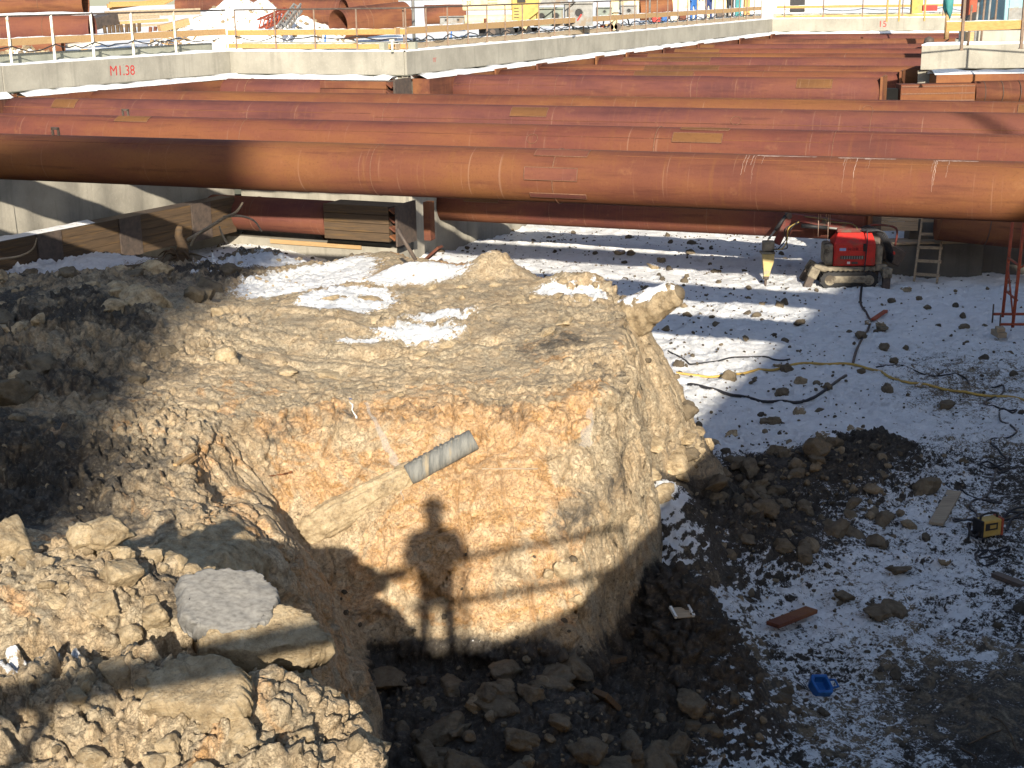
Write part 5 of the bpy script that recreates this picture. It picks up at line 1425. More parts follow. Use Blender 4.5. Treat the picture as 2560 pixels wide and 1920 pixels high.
# arm
def link_bar(p, q, w, h0, h1, mat, name, par=rob):
    p, q = Vector(p), Vector(q); d = (q - p).normalized(); u = Vector((0, 1, 0)).cross(d).normalized()
    vs = []
    for (pt, hh) in ((p, h0), (p.lerp(q, .5), max(h0, h1) * 1.1), (q, h1)):
        for sy in (-w / 2, w / 2):
            for su in (-.5, .5): vs.append(pt + Vector((0, sy, 0)) + u * su * hh)
    fs = []
    for b in (0, 4): fs += [(b, b + 1, b + 5, b + 4), (b + 2, b + 6, b + 7, b + 3), (b, b + 4, b + 6, b + 2), (b + 1, b + 3, b + 7, b + 5)]
    fs += [(0, 2, 3, 1), (8, 9, 11, 10)]
    return MB().add(vs, fs).build(name, mat, par, bevel=.015)
boom = link_bar(q_(1215, 320, .05), q_(560, 205, .05), .16, .20, .15, GRIMY, 'boom')
MB().cyl(q_(670, 300, -.02), q_(960, 325, -.02), .052, 12).build('cylinder', BLACK, boom); MB().cyl(q_(960, 325, -.02), q_(1140, 345, -.02), .028, 10).build('piston_rod', STEEL_G, boom)
stick = link_bar(q_(545, 200, .05), q_(420, 500, .05), .15, .17, .17, GRIMY, 'stick')
MB().cyl(q_(500, 190, -.06), q_(395, 345, -.06), .045, 12).build('cylinder', BLACK, stick); MB().cyl(q_(395, 345, -.06), q_(325, 440, -.06), .026, 10).build('piston_rod', STEEL_G, stick)
MB().cyl(q_(535, 190, -.1), q_(535, 190, .2), .075, 16).build('elbow_pin', STEEL_D, stick)
ham = MB().box(q_(332, 520, .05), (.30, .26, .26)).build('hammer_bracket', MUD, rob, bevel=.03)
MB().box(q_(325, 590, .05), (.37, .30, .05)).build('bracket_plate', MUD, ham, bevel=.01)
hb = MB(); hv = []
for (zx0, zx1, zy, d) in ((270, 398, 602, .125), (276, 392, 690, .12), (288, 365, 780, .09), (292, 352, 850, .08)):
    for (x, y) in ((zx0, -d), (zx1, -d), (zx1, d), (zx0, d)): p_ = q_(x, zy, .05 + y); hv.append(p_)
fs = [(3, 2, 1, 0), (12, 13, 14, 15)]
for b in (0, 4, 8):
    for i in range(4): fs.append((b + i, b + (i + 1) % 4, b + 4 + (i + 1) % 4, b + 4 + i))
hammer = hb.add(hv, [f[::-1] for f in fs]).build('hammer', simple('hammer_paint', (0.48, 0.38, 0.17), (0.36, 0.27, 0.11), 9, .6, .15, c3=(0.30, 0.26, 0.19)), rob, bevel=.012)
MB().cyl(q_(320, 850, .05), q_(318, 885, .05), .075, 12).build('collar', STEEL_D, hammer)
MB().tube([q_(318, 880, .05), q_(316, 950, .05), q_(314, 985, .05)], [.034, .032, .012], 10).build('chisel', STEEL_D, hammer)
# outriggers
for (x0, z0, x1, z1, yy, ry) in ((-.80, .46, -1.03, -.02, -.42, .42), (.98, .46, .97, -.02, -.46, -.03), (-.70, .44, -1.0, .0, .50, .45), (1.0, .44, 1.25, .0, .55, -.35)):
    leg = MB().bar((x0, yy, z0 + .06), ((x0 + x1) / 2, yy, (z0 + z1) / 2 + .05), .22, .24, up=(1, 0, 0)).build('outrigger', MUD, rob, bevel=.03)
    MB().bar(((x0 + x1) / 2, yy, (z0 + z1) / 2 + .06), (x1, yy, z1 + .01), .17, .19, up=(1, 0, 0)).build('outrigger_foot', STEEL_D, leg, bevel=.02)
MB().box((-.68, -.30, .50), (.34, .2, .16), ry=.2).build('outrigger_mount', MUD, rob, bevel=.04); MB().box((.86, -.30, .50), (.3, .2, .16)).build('outrigger_mount', MUD, rob, bevel=.04)
# hoses
for k in range(6):
    y = -.05 - .04 * k
    MB().tube(smooth_pts([q_(1250 + 18 * k, 350, y), q_(1380 + 25 * k, 300 + 10 * k, y - .08), q_(1500 + 18 * k, 430 + 12 * k, y - .12), q_(1560 + 12 * k, 560 + 8 * k, y - .10), q_(1600 + 6 * k, 690, y + .1)], 6), .017, 6).build('hose', CABLE, rob)
MB().tube(smooth_pts([q_(1255, 345, -.12), q_(1230, 300, -.1), q_(1150, 272, -.09), q_(1000, 262, -.08), q_(880, 225, -.08), q_(700, 200, -.07)], 6), .016, 6).build('hose', simple('olive_hose', (0.16, 0.13, 0.05)), rob)
for k in range(3):
    MB().tube(smooth_pts([q_(640, 240 + 15 * k, -.08), q_(560 - 30 * k, 320, -.14), q_(520, 420 + 30 * k, -.12), q_(430 + 40 * k, 540, -.12), q_(370, 545, -.1)], 6), .014, 6).build('hose', [CABLE, simple('yellow_hose', (0.50, 0.36, 0.10)), CABLE][k], rob)
MB().tube(smooth_pts([q_(1340, 330, -.3), q_(1338, 460, -.42), q_(1330, 600, -.44), q_(1315, 760, -.52), q_(1305, 900, -.56), q_(1296, 1010, -.6)], 5), .016, 6).build('power_cable', CABLE, rob)
MB().cyl(q_(1640, 590, -.2), q_(1640, 590, -.12), .045, 12).build('stop_button', RED_P, rob)
MB().box((1.25, .25, .75), (.5, .5, .45), ry=.5).build('rear_guard', STEEL_D, rob, bevel=.04)

# ------------------------------------------------------------------ cables and hoses on the floor
def cab(p, r, mt, l, **k): cable(p, r, mt, l, **k)
cab([(2154, 722), (2152, 760), (2170, 790), (2175, 812), (2160, 840), (2140, 880), (2132, 915)], .028, CABLE, 'black power cable running from the robot across the snow')
cab([(1625, 925), (1660, 935), (1720, 960), (1780, 975), (1850, 993), (1930, 1004), (2000, 1005), (2060, 985), (2115, 945)], .030, CABLE, 'thick black hose curving across the snow beside the cut block')
cab([(1612, 912), (1640, 890), (1670, 882), (1700, 895), (1715, 912), (1735, 918), (1780, 910), (1830, 893), (1900, 887), (1935, 900), (1975, 904)], .018, CABLE, 'thin grey wire looping over the sunlit snow')
cab([(1628, 946), (1690, 938), (1780, 940), (1860, 930), (1930, 928), (2000, 913), (2070, 915), (2130, 916), (2190, 932), (2240, 955), (2330, 968), (2420, 985), (2500, 990), (2570, 1003)], .026, simple('yellow_hose_pipe', (0.50, 0.33, 0.08), (0.36, 0.24, 0.08)), 'yellow hose lying along the snow across the pit floor', name='hose', cat='hose')
cab([(2190, 920), (2260, 925), (2330, 940), (2410, 945), (2430, 962), (2490, 962), (2510, 970), (2500, 985), (2465, 1000), (2470, 1015), (2500, 1025), (2540, 1020), (2530, 1028), (2500, 1026), (2505, 1050), (2540, 1075), (2530, 1095), (2480, 1100), (2478, 1112), (2500, 1130), (2518, 1150), (2500, 1165), (2460, 1168), (2440, 1165), (2470, 1160), (2520, 1180), (2500, 1185), (2490, 1178), (2485, 1200), (2470, 1230), (2455, 1250), (2480, 1262), (2500, 1255), (2440, 1250), (2425, 1265), (2440, 1285), (2445, 1300)], .017, CABLE, 'long kinked black cable wandering towards the yellow welder')
cab([(2345, 1195), (2370, 1215), (2410, 1235), (2455, 1250)], .014, CABLE, 'thin dark wire joining the kinked cable by the plank')
cab([(2500, 1395), (2470, 1365), (2440, 1375), (2450, 1392), (2500, 1380), (2520, 1378), (2515, 1368), (2470, 1372), (2445, 1385), (2440, 1405), (2460, 1410), (2490, 1400)], .017, CABLE, 'tangle of black cable in front of the yellow welder')
cab([(2500, 1300), (2530, 1285), (2575, 1275), (2560, 1290), (2520, 1290), (2510, 1300), (2550, 1305), (2590, 1300), (2570, 1290), (2530, 1305), (2515, 1325)], .018, CABLE, 'coil of black cable beside the yellow welder at the snow edge')
cab([(2445, 1300), (2420, 1300), (2385, 1298), (2395, 1305), (2430, 1300), (2438, 1318), (2430, 1330)], .015, CABLE, 'small loop of black cable behind the yellow welder')
# welder
c = hit(2468, 1345)
t = thing('welding_machine', 'small yellow and black welding machine on the trodden snow', 'welder', (c[0], c[1], c[2] + .0), (0, 0, .35))
MB().box((0, 0, .17), (.30, .19, .24)).build('case', YEL, t, bevel=.02)
MB().box((-.165, 0, .17), (.04, .20, .25)).build('front_panel', BLACK, t, bevel=.01); MB().box((.165, 0, .17), (.04, .20, .25)).build('rear_panel', RED_OX, t, bevel=.01)
MB().box((-.02, -.098, .20), (.20, .008, .10)).build('side_label', BLACKP, t); MB().box((.0, -.104, .20), (.10, .004, .05)).build('side_print', YEL, t)
MB().tube(smooth_pts([(-.14, 0, .28), (-.12, 0, .345), (0, 0, .36), (.12, 0, .345), (.14, 0, .28)], 5), .016, 8).build('handle', BLACK, t)
for k in (-.05, .05): MB().cyl((-.19, k, .10), (-.22, k, .10), .025, 10).build('socket', BLACK, t)
MB().tube(smooth_pts([(-.2, -.05, .1), (-.34, -.1, .12), (-.36, -.02, .25), (-.26, .06, .22), (-.3, .02, .03)], 6), .016, 6).build('lead', CABLE, t)
for (x, y) in ((-.12, -.07), (.12, -.07), (-.12, .07), (.12, .07)): MB().cyl((x, y, -.03), (x, y, .06), .02, 8).build('foot', BLACK, t)

# ------------------------------------------------------------------ planks and litter
def lay(px0, py0, px1, py1, w, h, mat, label, name='plank', cat='plank', lift=.0):
    a, b_ = hit(px0, py0), hit(px1, py1)
    za, zb_ = on_ter(a[0], a[1]) + h * .6 + lift, on_ter(b_[0], b_[1]) + h * .6 + lift
    o = MB().bar((a[0], a[1], za), (b_[0], b_[1], zb_), w, h).build(name, mat, bevel=.004)
    return tag(o, label, cat)
lay(2340, 1310, 2385, 1238, .20, .045, WOOD_G, 'snow dusted grey plank lying near the yellow welder', lift=.02)
lay(1930, 1592, 2028, 1540, .17, .05, RUST_D, 'brown board lying on the rubble edge with a snow patch', lift=.05)
lay(2182, 808, 2214, 784, .10, .05, RED_OX, 'red brown wooden offcut on the snow beside the robot cable', lift=.03)
lay(2485, 1444, 2560, 1478, .12, .06, STEEL_D, 'charred dark timber on the snow at the rubble', lift=.04)
lay(1500, 1660, 1552, 1655, .14, .05, WOOD_D, 'dark short board sticking out of the trench rubble', lift=.06)
lay(1500, 1780, 1535, 1790, .16, .05, WOOD_D, 'dark rotten plank standing in the trench rubble', lift=.10)
c = hit(1704, 1540)
t = thing('cardboard_tray', 'brown cardboard tray with white edges lying on the dark rubble', 'tray', (c[0], c[1], on_ter(c[0], c[1]) + .07), (.35, .1, .35))
MB().box((0, 0, 0), (.20, .15, .008)).build('base', WOOD_G, t)
for sx in (-.10, .10): MB().box((sx, 0, .015), (.025, .155, .03)).build('edge', WHITEP, t)
c = hit(2045, 1735)
t = thing('blue_canister', 'crushed blue plastic canister lying in the snowy rubble', 'canister', (c[0], c[1], on_ter(c[0], c[1]) + .05), (.5, .1, .3))
BLUEP = simple('blue_plastic', (0.015, 0.11, 0.36), (0.01, 0.07, 0.24), 10, .35, .1)
m_ = MB(); prof = [(-.09, -.11), (.08, -.12), (.11, -.06), (.10, .11), (-.07, .12), (-.11, .05)]
m_.add([(x, y, 0) for x, y in prof] + [(x * 1.05, y * 1.05, .12) for x, y in prof] + [(x * .72, y * .72, .12) for x, y in prof] + [(x * .66, y * .66, .03) for x, y in prof],
       [tuple(range(5, -1, -1))] + [(i, (i + 1) % 6, 6 + (i + 1) % 6, 6 + i) for i in range(6)] + [(6 + i, 6 + (i + 1) % 6, 12 + (i + 1) % 6, 12 + i) for i in range(6)] + [(12 + i, 12 + (i + 1) % 6, 18 + (i + 1) % 6, 18 + i) for i in range(6)] + [tuple(range(18, 24))])
m_.build('shell', BLUEP, t, bevel=.012); MB().tube([(.1, .05, .1), (.17, .03, .12), (.18, -.05, .11), (.1, -.06, .1)], .014, 8).build('handle', BLUEP, t)
for i, (a, b_) in enumerate((((2480, 1800), (2545, 1895)), ((2420, 1870), (2500, 1840)), ((2440, 1910), (2400, 1880)))):
    o = MB().tube(ground_line([a, ((a[0] + b_[0]) / 2 + 8, (a[1] + b_[1]) / 2 - 6), b_], .012, 2.5), .010, 5).build('twig', WOOD_D); tag(o, 'dark bare twig lying on the dirty snow', 'twig', 'twigs on the dirty snow')
o = MB().tube([tuple(hit(1040, 668) + np.array([0, 0, .1])), tuple(hit(1040, 668) + np.array([-.25, 0, .55]))], .03, 6).build('steel_bar', STEEL_D); tag(o, 'dark bar sticking up from the snow behind the cut block', 'bar')

# ------------------------------------------------------------------ old pipes and rubbish in the cut face
PIPE_OLD = simple('old_grey_pipe', (0.205, 0.205, 0.19), (0.085, 0.09, 0.09), 3.5, .8, .5, .02, stretch=(6, 1, 1), c3=(0.27, 0.225, 0.155))
ENC = simple('clay_crust', (0.42, 0.335, 0.225), (0.30, 0.24, 0.165), 5, .95, .8, .03, c3=(0.36, 0.24, 0.13))
e1 = Vector(hit(1185, 1092)) + Vector((0, -.10, .0)); e0 = Vector(hit(760, 1335)) + Vector((0, -.02, .02)); mid = e0.lerp(e1, .63)
t = thing('old_pipe', 'old grey pipe half buried in the cut clay face, ridged end exposed', 'pipe', tuple(e0))
pts = [mid.lerp(e1, i / 30) for i in range(31)]
o = MB().tube([mid.lerp(e1, -.05)] + pts, [.10] + [.105 + .002 * (i % 2) for i in range(31)], 28).build('pipe', PIPE_OLD, t, local=False)
for k in range(9):                                            # broken coating teeth along the crown
    p_ = mid.lerp(e1, .12 + .085 * k); d = (e1 - mid).normalized(); nn = Vector((0, 0, 1)) - d * d.z; nn.normalize()
    MB().box(tuple(p_ + nn * .102), (rng.uniform(.02, .04), .08, rng.uniform(.012, .03)), ry=-math.atan2(d.z, d.x), jit=.006).build('coating_scrap', PIPE_OLD, t, local=False)
V, F_ = clod_shape(911, 5, 1.0, 3, .18); ax = (mid - e0); Lc = ax.length; dx = ax.normalized(); sy = dx.cross(Vector((0, 0, 1))).normalized(); uz = sy.cross(dx)
V = V * np.array([1, 1, 1]) ; V = V / np.abs(V).max(0)
M3 = np.array([dx, sy, uz]); ctr = np.array(e0.lerp(mid, .5)) + np.array([0, .10, -.03])
prf = np.sign(V[:, :1]) * np.abs(V[:, :1]) ** .6
q = V * 7; wob = 1 + .16 * fbm(q[:, 0], q[:, 1], q[:, 2], 3, 77)[:, None]
V = np.concatenate([prf * Lc * .62, V[:, 1:] / (np.linalg.norm(V[:, 1:], axis=1, keepdims=True) + .05) * (.165 - .03 * prf) * np.clip(1.08 - np.abs(V[:, :1]) ** 6, .05, 1) * wob], 1)
MB().add((V @ M3 + ctr).tolist(), F_.tolist(), True).build('clay_crust', CLOD, t, local=False)
# second pipe stub out of the right flank
e0 = Vector(pz(1560, 800, 3.15)) ; e1 = Vector(pY(1700, 730, 17.9))
t = thing('clay_crusted_pipe', 'snow topped clay crusted pipe stub jutting from the block flank', 'pipe', tuple(e0))
n_ = 26; pts = [e0.lerp(e1, -.1 + 1.1 * i / (n_ - 1)) for i in range(n_)]
rs = [.25 - .09 * (i / n_) + rng.uniform(-.015, .02) for i in range(n_)]
n_ = 60; pts = [e0.lerp(e1, -.1 + 1.12 * i / (n_ - 1)) for i in range(n_)]; rs = [(.30 - .14 * (i / n_)) * (1 if i < n_ - 6 else 1 - .14 * (i - n_ + 6)) for i in range(n_)]
mb = MB().tube(pts, rs, 40); VV = np.array(mb.v); ax_ = np.array(e0)[None] + ((VV - np.array(e0)) @ np.array((e1 - e0).normalized()))[:, None] * np.array((e1 - e0).normalized())[None]
q = VV * 4.5; nz = fbm(q[:, 0], q[:, 1], q[:, 2], 4, 333, .6); mb.v = [tuple(r_) for r_ in (ax_ + (VV - ax_) * (1 + .42 * nz)[:, None])]
mb.build('pipe', CLOD_SNOW, t, local=False)
MB().tube([e0.lerp(e1, .93), e0.lerp(e1, 1.0), e0.lerp(e1, 1.05)], [.10, .11, .05], 14).build('broken_end', CLOD_DARK, t, local=False)
vs, fs = [], []
for i in range(12):
    p_ = e0.lerp(e1, .1 + .8 * i / 11); r_ = .25 - .09 * (.1 + .8 * i / 11); h = rng.uniform(.02, .05); d = (e1 - e0).normalized(); sx = d.cross(Vector((0, 0, 1))).normalized(); uz = sx.cross(d)
    for a in (-70, -35, 0, 35, 60):
        aa = math.radians(a); vs.append(p_ + (sx * math.sin(aa) + uz * math.cos(aa)) * (r_ * .96 + (h if abs(a) < 50 else -.01)))
for i in range(11):
    for k in range(4): b = i * 5 + k; fs.append((b, b + 1, b + 6, b + 5))
MB().add(vs, fs, True).build('snow_cap', SNOW, t, local=False)
# plastic film strip and wire
FILM = NT('clear_film'); FILM.b.inputs['Base Color'].default_value = (.55, .52, .47, 1); FILM.b.inputs['Roughness'].default_value = .18; FILM.b.inputs['Alpha'].default_value = .28; FILM = FILM.m
def strip(pxs, w, mat, label, off=.06, name='plastic_film', cat='film', crinkle=.02):
    ps = [Vector(hit(x, y)) + Vector((0, -off, off * .4)) for x, y in pxs]; sm = smooth_pts(ps, 6); vs = []; fs = []; K = 5
    for i, p_ in enumerate(sm):
        for k in range(K):
            vs.append(p_ + Vector(((k / (K - 1) - .5) * w * (.35 + .9 * i / len(sm)) * rng.uniform(.6, 1.3) + .012 * math.sin(i * 1.3), rng.uniform(-crinkle, crinkle), rng.uniform(-crinkle, crinkle) * .6)))
    for i in range(len(sm) - 1):
        for k in range(K - 1): b = i * K + k; fs.append((b, b + 1, b + K + 1, b + K))
    return tag(MB().add(vs, fs, True).build(name, mat), label, cat)
strip([(915, 1010), (940, 1060), (965, 1110), (990, 1160), (1000, 1185)], .09, FILM, 'long strip of clear plastic film hanging down the clay face')
strip([(998, 1190), (1003, 1220), (1010, 1250)], .02, FILM, 'thin tail of clear film below the hanging strip')
strip([(870, 990), (880, 1015), (892, 1050)], .018, WHITEP, 'white and red plastic shred on the clay face', crinkle=.01, name='plastic_shred')
strip([(1480, 1000), (1470, 1060), (1462, 1120)], .10, FILM, 'torn translucent sheet on the pale flank of the clay face')
def bit(px, py, r, mat, label, name, cat, sc_=(1, 1, .6)):
    p_ = hit(px, py); V, F_ = VAR2[3]
    o = MB().add((V * r * np.array(sc_) + p_ + np.array([0, -.04, .03])).tolist(), F_.tolist(), True).build(name, mat); return tag(o, label, cat)
bit(875, 1003, .035, BLUE, 'small dark blue bottle top on the clay face', 'bottle_top', 'bottle top')
bit(905, 980, .04, RED_P, 'scrap of red plastic at the edge of the clay face', 'red_scrap', 'scrap')
o = MB().bar(Vector(hit(1205, 1170)) + Vector((0, -.05, 0)), Vector(hit(1345, 1172)) + Vector((0, -.05, 0)), .012, .012).build('wooden_stick', WOOD_G); tag(o, 'thin pale stick lying across the clay face', 'stick')
RUSTY = simple('rusty_iron', (0.20, 0.075, 0.03), (0.10, 0.045, 0.025), 20, .85, .6)
strip([(640, 1202), (680, 1198), (720, 1190), (730, 1180)], .03, RUSTY, 'rusty iron scrap stuck in the clay face', name='iron_scrap', cat='scrap', crinkle=.015)
for (a, b_) in (((440, 1178), (485, 1152)), ((462, 1180), (492, 1158))):
    o = MB().bar(Vector(hit(*a)) + Vector((0, -.02, .06)), Vector(hit(*b_)) + Vector((0, -.02, .06)), .035, .02).build('wood_splinter', WOOD); tag(o, 'pale wood splinter on the lip of the shaded ledge', 'splinter', 'wood splinters on the ledge')
# triangular flakes of clay standing off the lower face
for i, (px, py, s_) in enumerate(((1372, 1440, .11), (1405, 1430, .14), (1440, 1500, .10), (1770, 1110, .16), (1830, 1090, .2))):
    p_ = hit(px, py); V, F_ = clod_shape(820 + i, 3, 1.0, 8, .2)
    V = V * np.array([s_ * .55, s_ * .4, s_ * 1.25]); o = MB().add((V @ np.array(Euler((.3, .25 * (-1) ** i, 0)).to_matrix()).T + p_ + np.array([0, -.07, .02])).tolist(), F_.tolist(), False).build('clay_flake', CLOD)
    tag(o, ['narrow clay flake standing off the lower face', 'taller clay flake beside the narrow flake', 'short clay flake low on the face', 'upright pale slab at the corner of the block rubble', 'pointed slab rising at the snow edge beside the block'][i], 'flake')
# lit rubble at the block's right foot
for i, (px, py, s_) in enumerate(((1690, 1150, .30), (1740, 1120, .26), (1640, 1120, .2), (1660, 1230, .22), (1715, 1095, .17), (1785, 1115, .19), (1620, 1170, .24), (1700, 1190, .16))):
    p_ = hit(px, py); clod(p_[0], p_[1], on_ter(p_[0], p_[1]), s_, 'sunlit pale clay chunk at the right foot of the cut block', 'sunlit chunks by the block foot', VAR3, scale=(1.1, .9, .6), sink=.42)
# smooth grey slab and long slab on the mound
def slab(px, py, sx, sy, sz, rot, label, mat, seed, name='clay_slab'):
    p_ = pz(*px) if isinstance(px, tuple) else mhit(px, py); n_ = 46
    a = np.linspace(-1, 1, n_); U_, V_ = np.meshgrid(a, a)
    rad = np.maximum(np.abs(U_) ** 3 + np.abs(V_) ** 3, 0) ** (1 / 3.0)
    rad = (np.abs(U_) ** 2.4 + np.abs(V_) ** 2.4) ** (1 / 2.4); mxx = np.maximum(np.maximum(np.abs(U_), np.abs(V_)), 1e-6); sq = np.clip(mxx / np.maximum(rad, 1e-6), 0, 1)
    out = sq ** .6 * (1 + .42 * fbm(U_ * 1.4 + seed, V_ * 1.4, U_ * 0, 4, seed, .6)); rad = mxx
    X_ = U_ * sx * out; Y_ = V_ * sy * out
    topz = sz * (1 - .9 * np.clip((rad - .88) / .12, 0, 1) ** 2.2) + .007 * fbm(X_ * 26, Y_ * 26, U_ * 0, 3, seed + 1) + .012 * fbm(X_ * 7, Y_ * 7, U_ * 0, 2, seed + 2)
    V_all = np.stack([X_, Y_, topz], -1).reshape(-1, 3)
    bot = V_all.copy(); bot[:, 2] = -sz * .7; bot[:, :2] *= .9
    F1 = grid_faces(n_, n_); F2 = F1[:, ::-1] + n_ * n_
    idx = np.concatenate([np.arange(n_), np.arange(1, n_) * n_ + n_ - 1, (n_ * n_ - 2 - np.arange(n_ - 1)), (np.arange(n_ - 2, 0, -1) * n_)])
    side = np.stack([idx, idx + n_ * n_, np.roll(idx, -1) + n_ * n_, np.roll(idx, -1)], -1)
    o = array_mesh(name, np.concatenate([V_all, bot]), np.concatenate([F1, F2, side]), mat)
    o.location = p_ + np.array([0, -.03, sz * (.35 if isinstance(px, tuple) else 1.5)]); o.rotation_euler = rot
    return tag(o, label, 'slab')
GREYCLAY = simple('sheared_clay', (0.20, 0.195, 0.185), (0.115, 0.11, 0.104), 34, .85, .35, .006, stretch=(1, 2, 1))
slab((580, 1535, 4.58), 0, .22, .18, .10, (.60, .12, .30), 'smooth sheared grey clay slab tilted on the edge of the mound', GREYCLAY, 31)
slab(660, 1690, .32, .13, .12, (.45, .05, .28), 'long thick clay slab jutting over the trench from the mound', CLOD, 37)
slab(520, 1790, .22, .14, .08, (.4, .0, -.2), 'cracked flat clay slab in the lower part of the mound', CLOD, 41)
slab(1290, 1790, .55, .22, .10, (.35, .3, -.6), 'buried flat slab in the shaded trench', CLOD_DARK, 43) if False else None
def ledge(cx, cy, cz, sx, sy, sz, rot, label, seed):
    n_ = 130; a = np.linspace(-1, 1, n_); U_, V_ = np.meshgrid(a, a)
    mxx = np.maximum(np.maximum(np.abs(U_), np.abs(V_)), 1e-6); r2_ = np.sqrt(U_ ** 2 + V_ ** 2) + 1e-6; rad = mxx
    out = (mxx / r2_) ** .9 * (1 + .30 * fbm(U_ * 1.6 + seed, V_ * 1.6, U_ * 0, 4, seed, .6))
    X_, Y_ = U_ * sx * out, V_ * sy * out
    w_, wb_, id_ = worley(X_ * 7, Y_ * 7, X_ * 0 + .4, seed); w2_, wb2_, id2_ = worley(X_ * 16, Y_ * 16, X_ * 0 + .4, seed + 1)
    zt = sz * (1 - np.clip((rad - .86) / .14, 0, 1) ** 2) + .05 * (id_ - .4) * sstep(0, .2, wb_ - w_) + .02 * (id2_ - .4) + .05 * fbm(X_ * 3, Y_ * 3, X_ * 0, 3, seed)
    T_ = np.stack([X_, Y_, zt], -1).reshape(-1, 3)
    k = np.clip(1 - .55 * (rad.reshape(-1, 1)) ** 2, .3, 1)
    Bt = np.concatenate([T_[:, :2] * .97, (-sz * (1.6 * k)) + .06 * fbm(T_[:, :1] * 5, T_[:, 1:2] * 5, T_[:, :1] * 0, 3, seed + 3)], 1)
    F1 = grid_faces(n_, n_); F2 = F1[:, ::-1] + n_ * n_
    idx = np.concatenate([np.arange(n_), np.arange(1, n_) * n_ + n_ - 1, (n_ * n_ - 2 - np.arange(n_ - 1)), (np.arange(n_ - 2, 0, -1) * n_)])
    side = np.stack([idx, idx + n_ * n_, np.roll(idx, -1) + n_ * n_, np.roll(idx, -1)], -1)
    o = array_mesh('clay_ledge', np.concatenate([T_, Bt]), np.concatenate([F1, F2, side]), CLOD)
    o.location = (cx, cy, cz); o.rotation_euler = rot
    return tag(o, label, 'ledge')
lc = hit(300, 1270)
ledge(-3.15, 10.0, 3.12, 1.15, 1.05, .22, (-.02, .03, .95), 'overhanging frozen clay ledge with crumbly top above the shaded bay', 61)
# dark shaped beams in the trench bottom
a_, b_ = hit(1050, 1880), hit(1130, 1830)
o = MB().cyl((a_[0], a_[1], a_[2] + .06), (b_[0], b_[1], b_[2] + .05), .075, 16).build('pipe_piece', CLOD_DARK); tag(o, 'dirty pipe piece at the bottom of the dark trench', 'pipe')
# root stump and dead branches by the left waling
c = hit(440, 668)
t = thing('root_stump', 'shaggy grey root stump at the top of the shaded slope', 'stump', tuple(c))
V, F_ = clod_shape(930, 4, 1.0, 6, .5); MB().add((V * np.array([.75, .55, .42])).tolist(), F_.tolist(), True).build('root_plate', CLOD_DARK, t)
MB().tube(smooth_pts([(.15, 0, .1), (.2, 0, .45), (.12, 0, .75), (.17, 0, .98)], 4), [.17, .16, .15, .14, .13, .12, .11, .10, .10, .09, .09, .08, .05], 9).build('stump', WOOD_D, t)
for k in range(16):
    a = rng.uniform(0, 6.28); l_ = rng.uniform(.4, .95)
    MB().tube(smooth_pts([(.1, 0, .25), (.45 * math.cos(a) * l_, .3 * math.sin(a) * l_, rng.uniform(.2, .45)), (math.cos(a) * l_, .7 * math.sin(a) * l_, rng.uniform(-.2, .2))], 4), [.04, .036, .032, .028, .024, .020, .016, .012, .008], 6).build('root', WOOD_D, t)
def branch(pts, r, label, group=None):
    ps = smooth_pts([pY(x, y, Y_) for x, y, Y_ in pts], 6); n_ = len(ps)
    o = MB().tube(ps, [r * (1 - .6 * i / n_) for i in range(n_)], 6).build('dead_branch', WOOD_G); return tag(o, label, 'branch', group)
branch([(470, 600, 28.5), (520, 570, 28.3), (560, 545, 28.2), (590, 530, 28), (607, 506, 28)], .045, 'long pale dead branch rising in front of the lower wall strut')
branch([(560, 542, 28.2), (600, 540, 28), (635, 552, 27.9), (655, 580, 27.8)], .03, 'drooping twig of the dead branch before the lower wall strut')
branch([(478, 614, 28.4), (490, 590, 28.3), (520, 568, 28.3), (560, 545, 28.2)], .03, 'second bent branch beside the long dead branch')
branch([(568, 610, 28), (555, 585, 28), (548, 565, 28)], .03, 'short upright stick left of the snow patch')
branch([(0, 648, 29), (50, 640, 29), (82, 622, 29), (92, 595, 29)], .03, 'curved dry stalk over the shaded snow patch')

for px, l_ in ((2057, .34), (2062, .10), (2076, .14), (2082, .40), (2086, .18)):
    b = pY(px, 538, 19.0)
    o = MB().tube([(b[0], b[1] + .25, b[2] + .06), (b[0], b[1] + .25, b[2] - l_ * .3), (b[0] + .004, b[1] + .25, b[2] - l_)], [.010, .006, .002], 6).build('icicle', LIME); tag(o, 'thin icicle hanging from the nearest strut above the robot', 'icicle', 'icicles on the nearest strut')

# ------------------------------------------------------------------ place behind and beside the camera (its shadows fall into view)
def sunz(w, Y0): return EYE[2] + (w - (-SUN[2]) * Y0) / math.cos(SUN_EL)
def sunx(u, Y0): return u - .058 * Y0
# railing at the viewpoint, on the near pit edge
def RY(x): return .12 + .41 * x
t = thing('guard_railing', 'railing at the near pit edge in front of the photographer', 'railing', (0, 0, G))
for x in (-3.4, -1.65, .22, 1.83):
    MB().bar((x, RY(x), G - .05), (x, RY(x), G + 1.10), .05, .05).build('post', POST_BR, t, local=False)
MB().bar((-.3, RY(-.3), G + 1.07), (1.85, RY(1.85), G + 1.10), .05, .06).build('top_rail', STEEL_D, t, local=False)
MB().bar((-4.2, RY(-4.2) + .03, G + .92), (-.30, RY(-.30) + .03, G + 1.0), .035, .13).build('board', WOOD, t, local=False)
MB().bar((-.3, RY(-.3), G + .64), (1.85, RY(1.85), G + .66), .05, .06).build('mid_rail', STEEL_D, t, local=False)
MB().bar((-1.6, RY(-1.6), G + .9), (-2.1, RY(-2.1) - .1, G), .05, .05).build('stay', POST_BR, t, local=False)
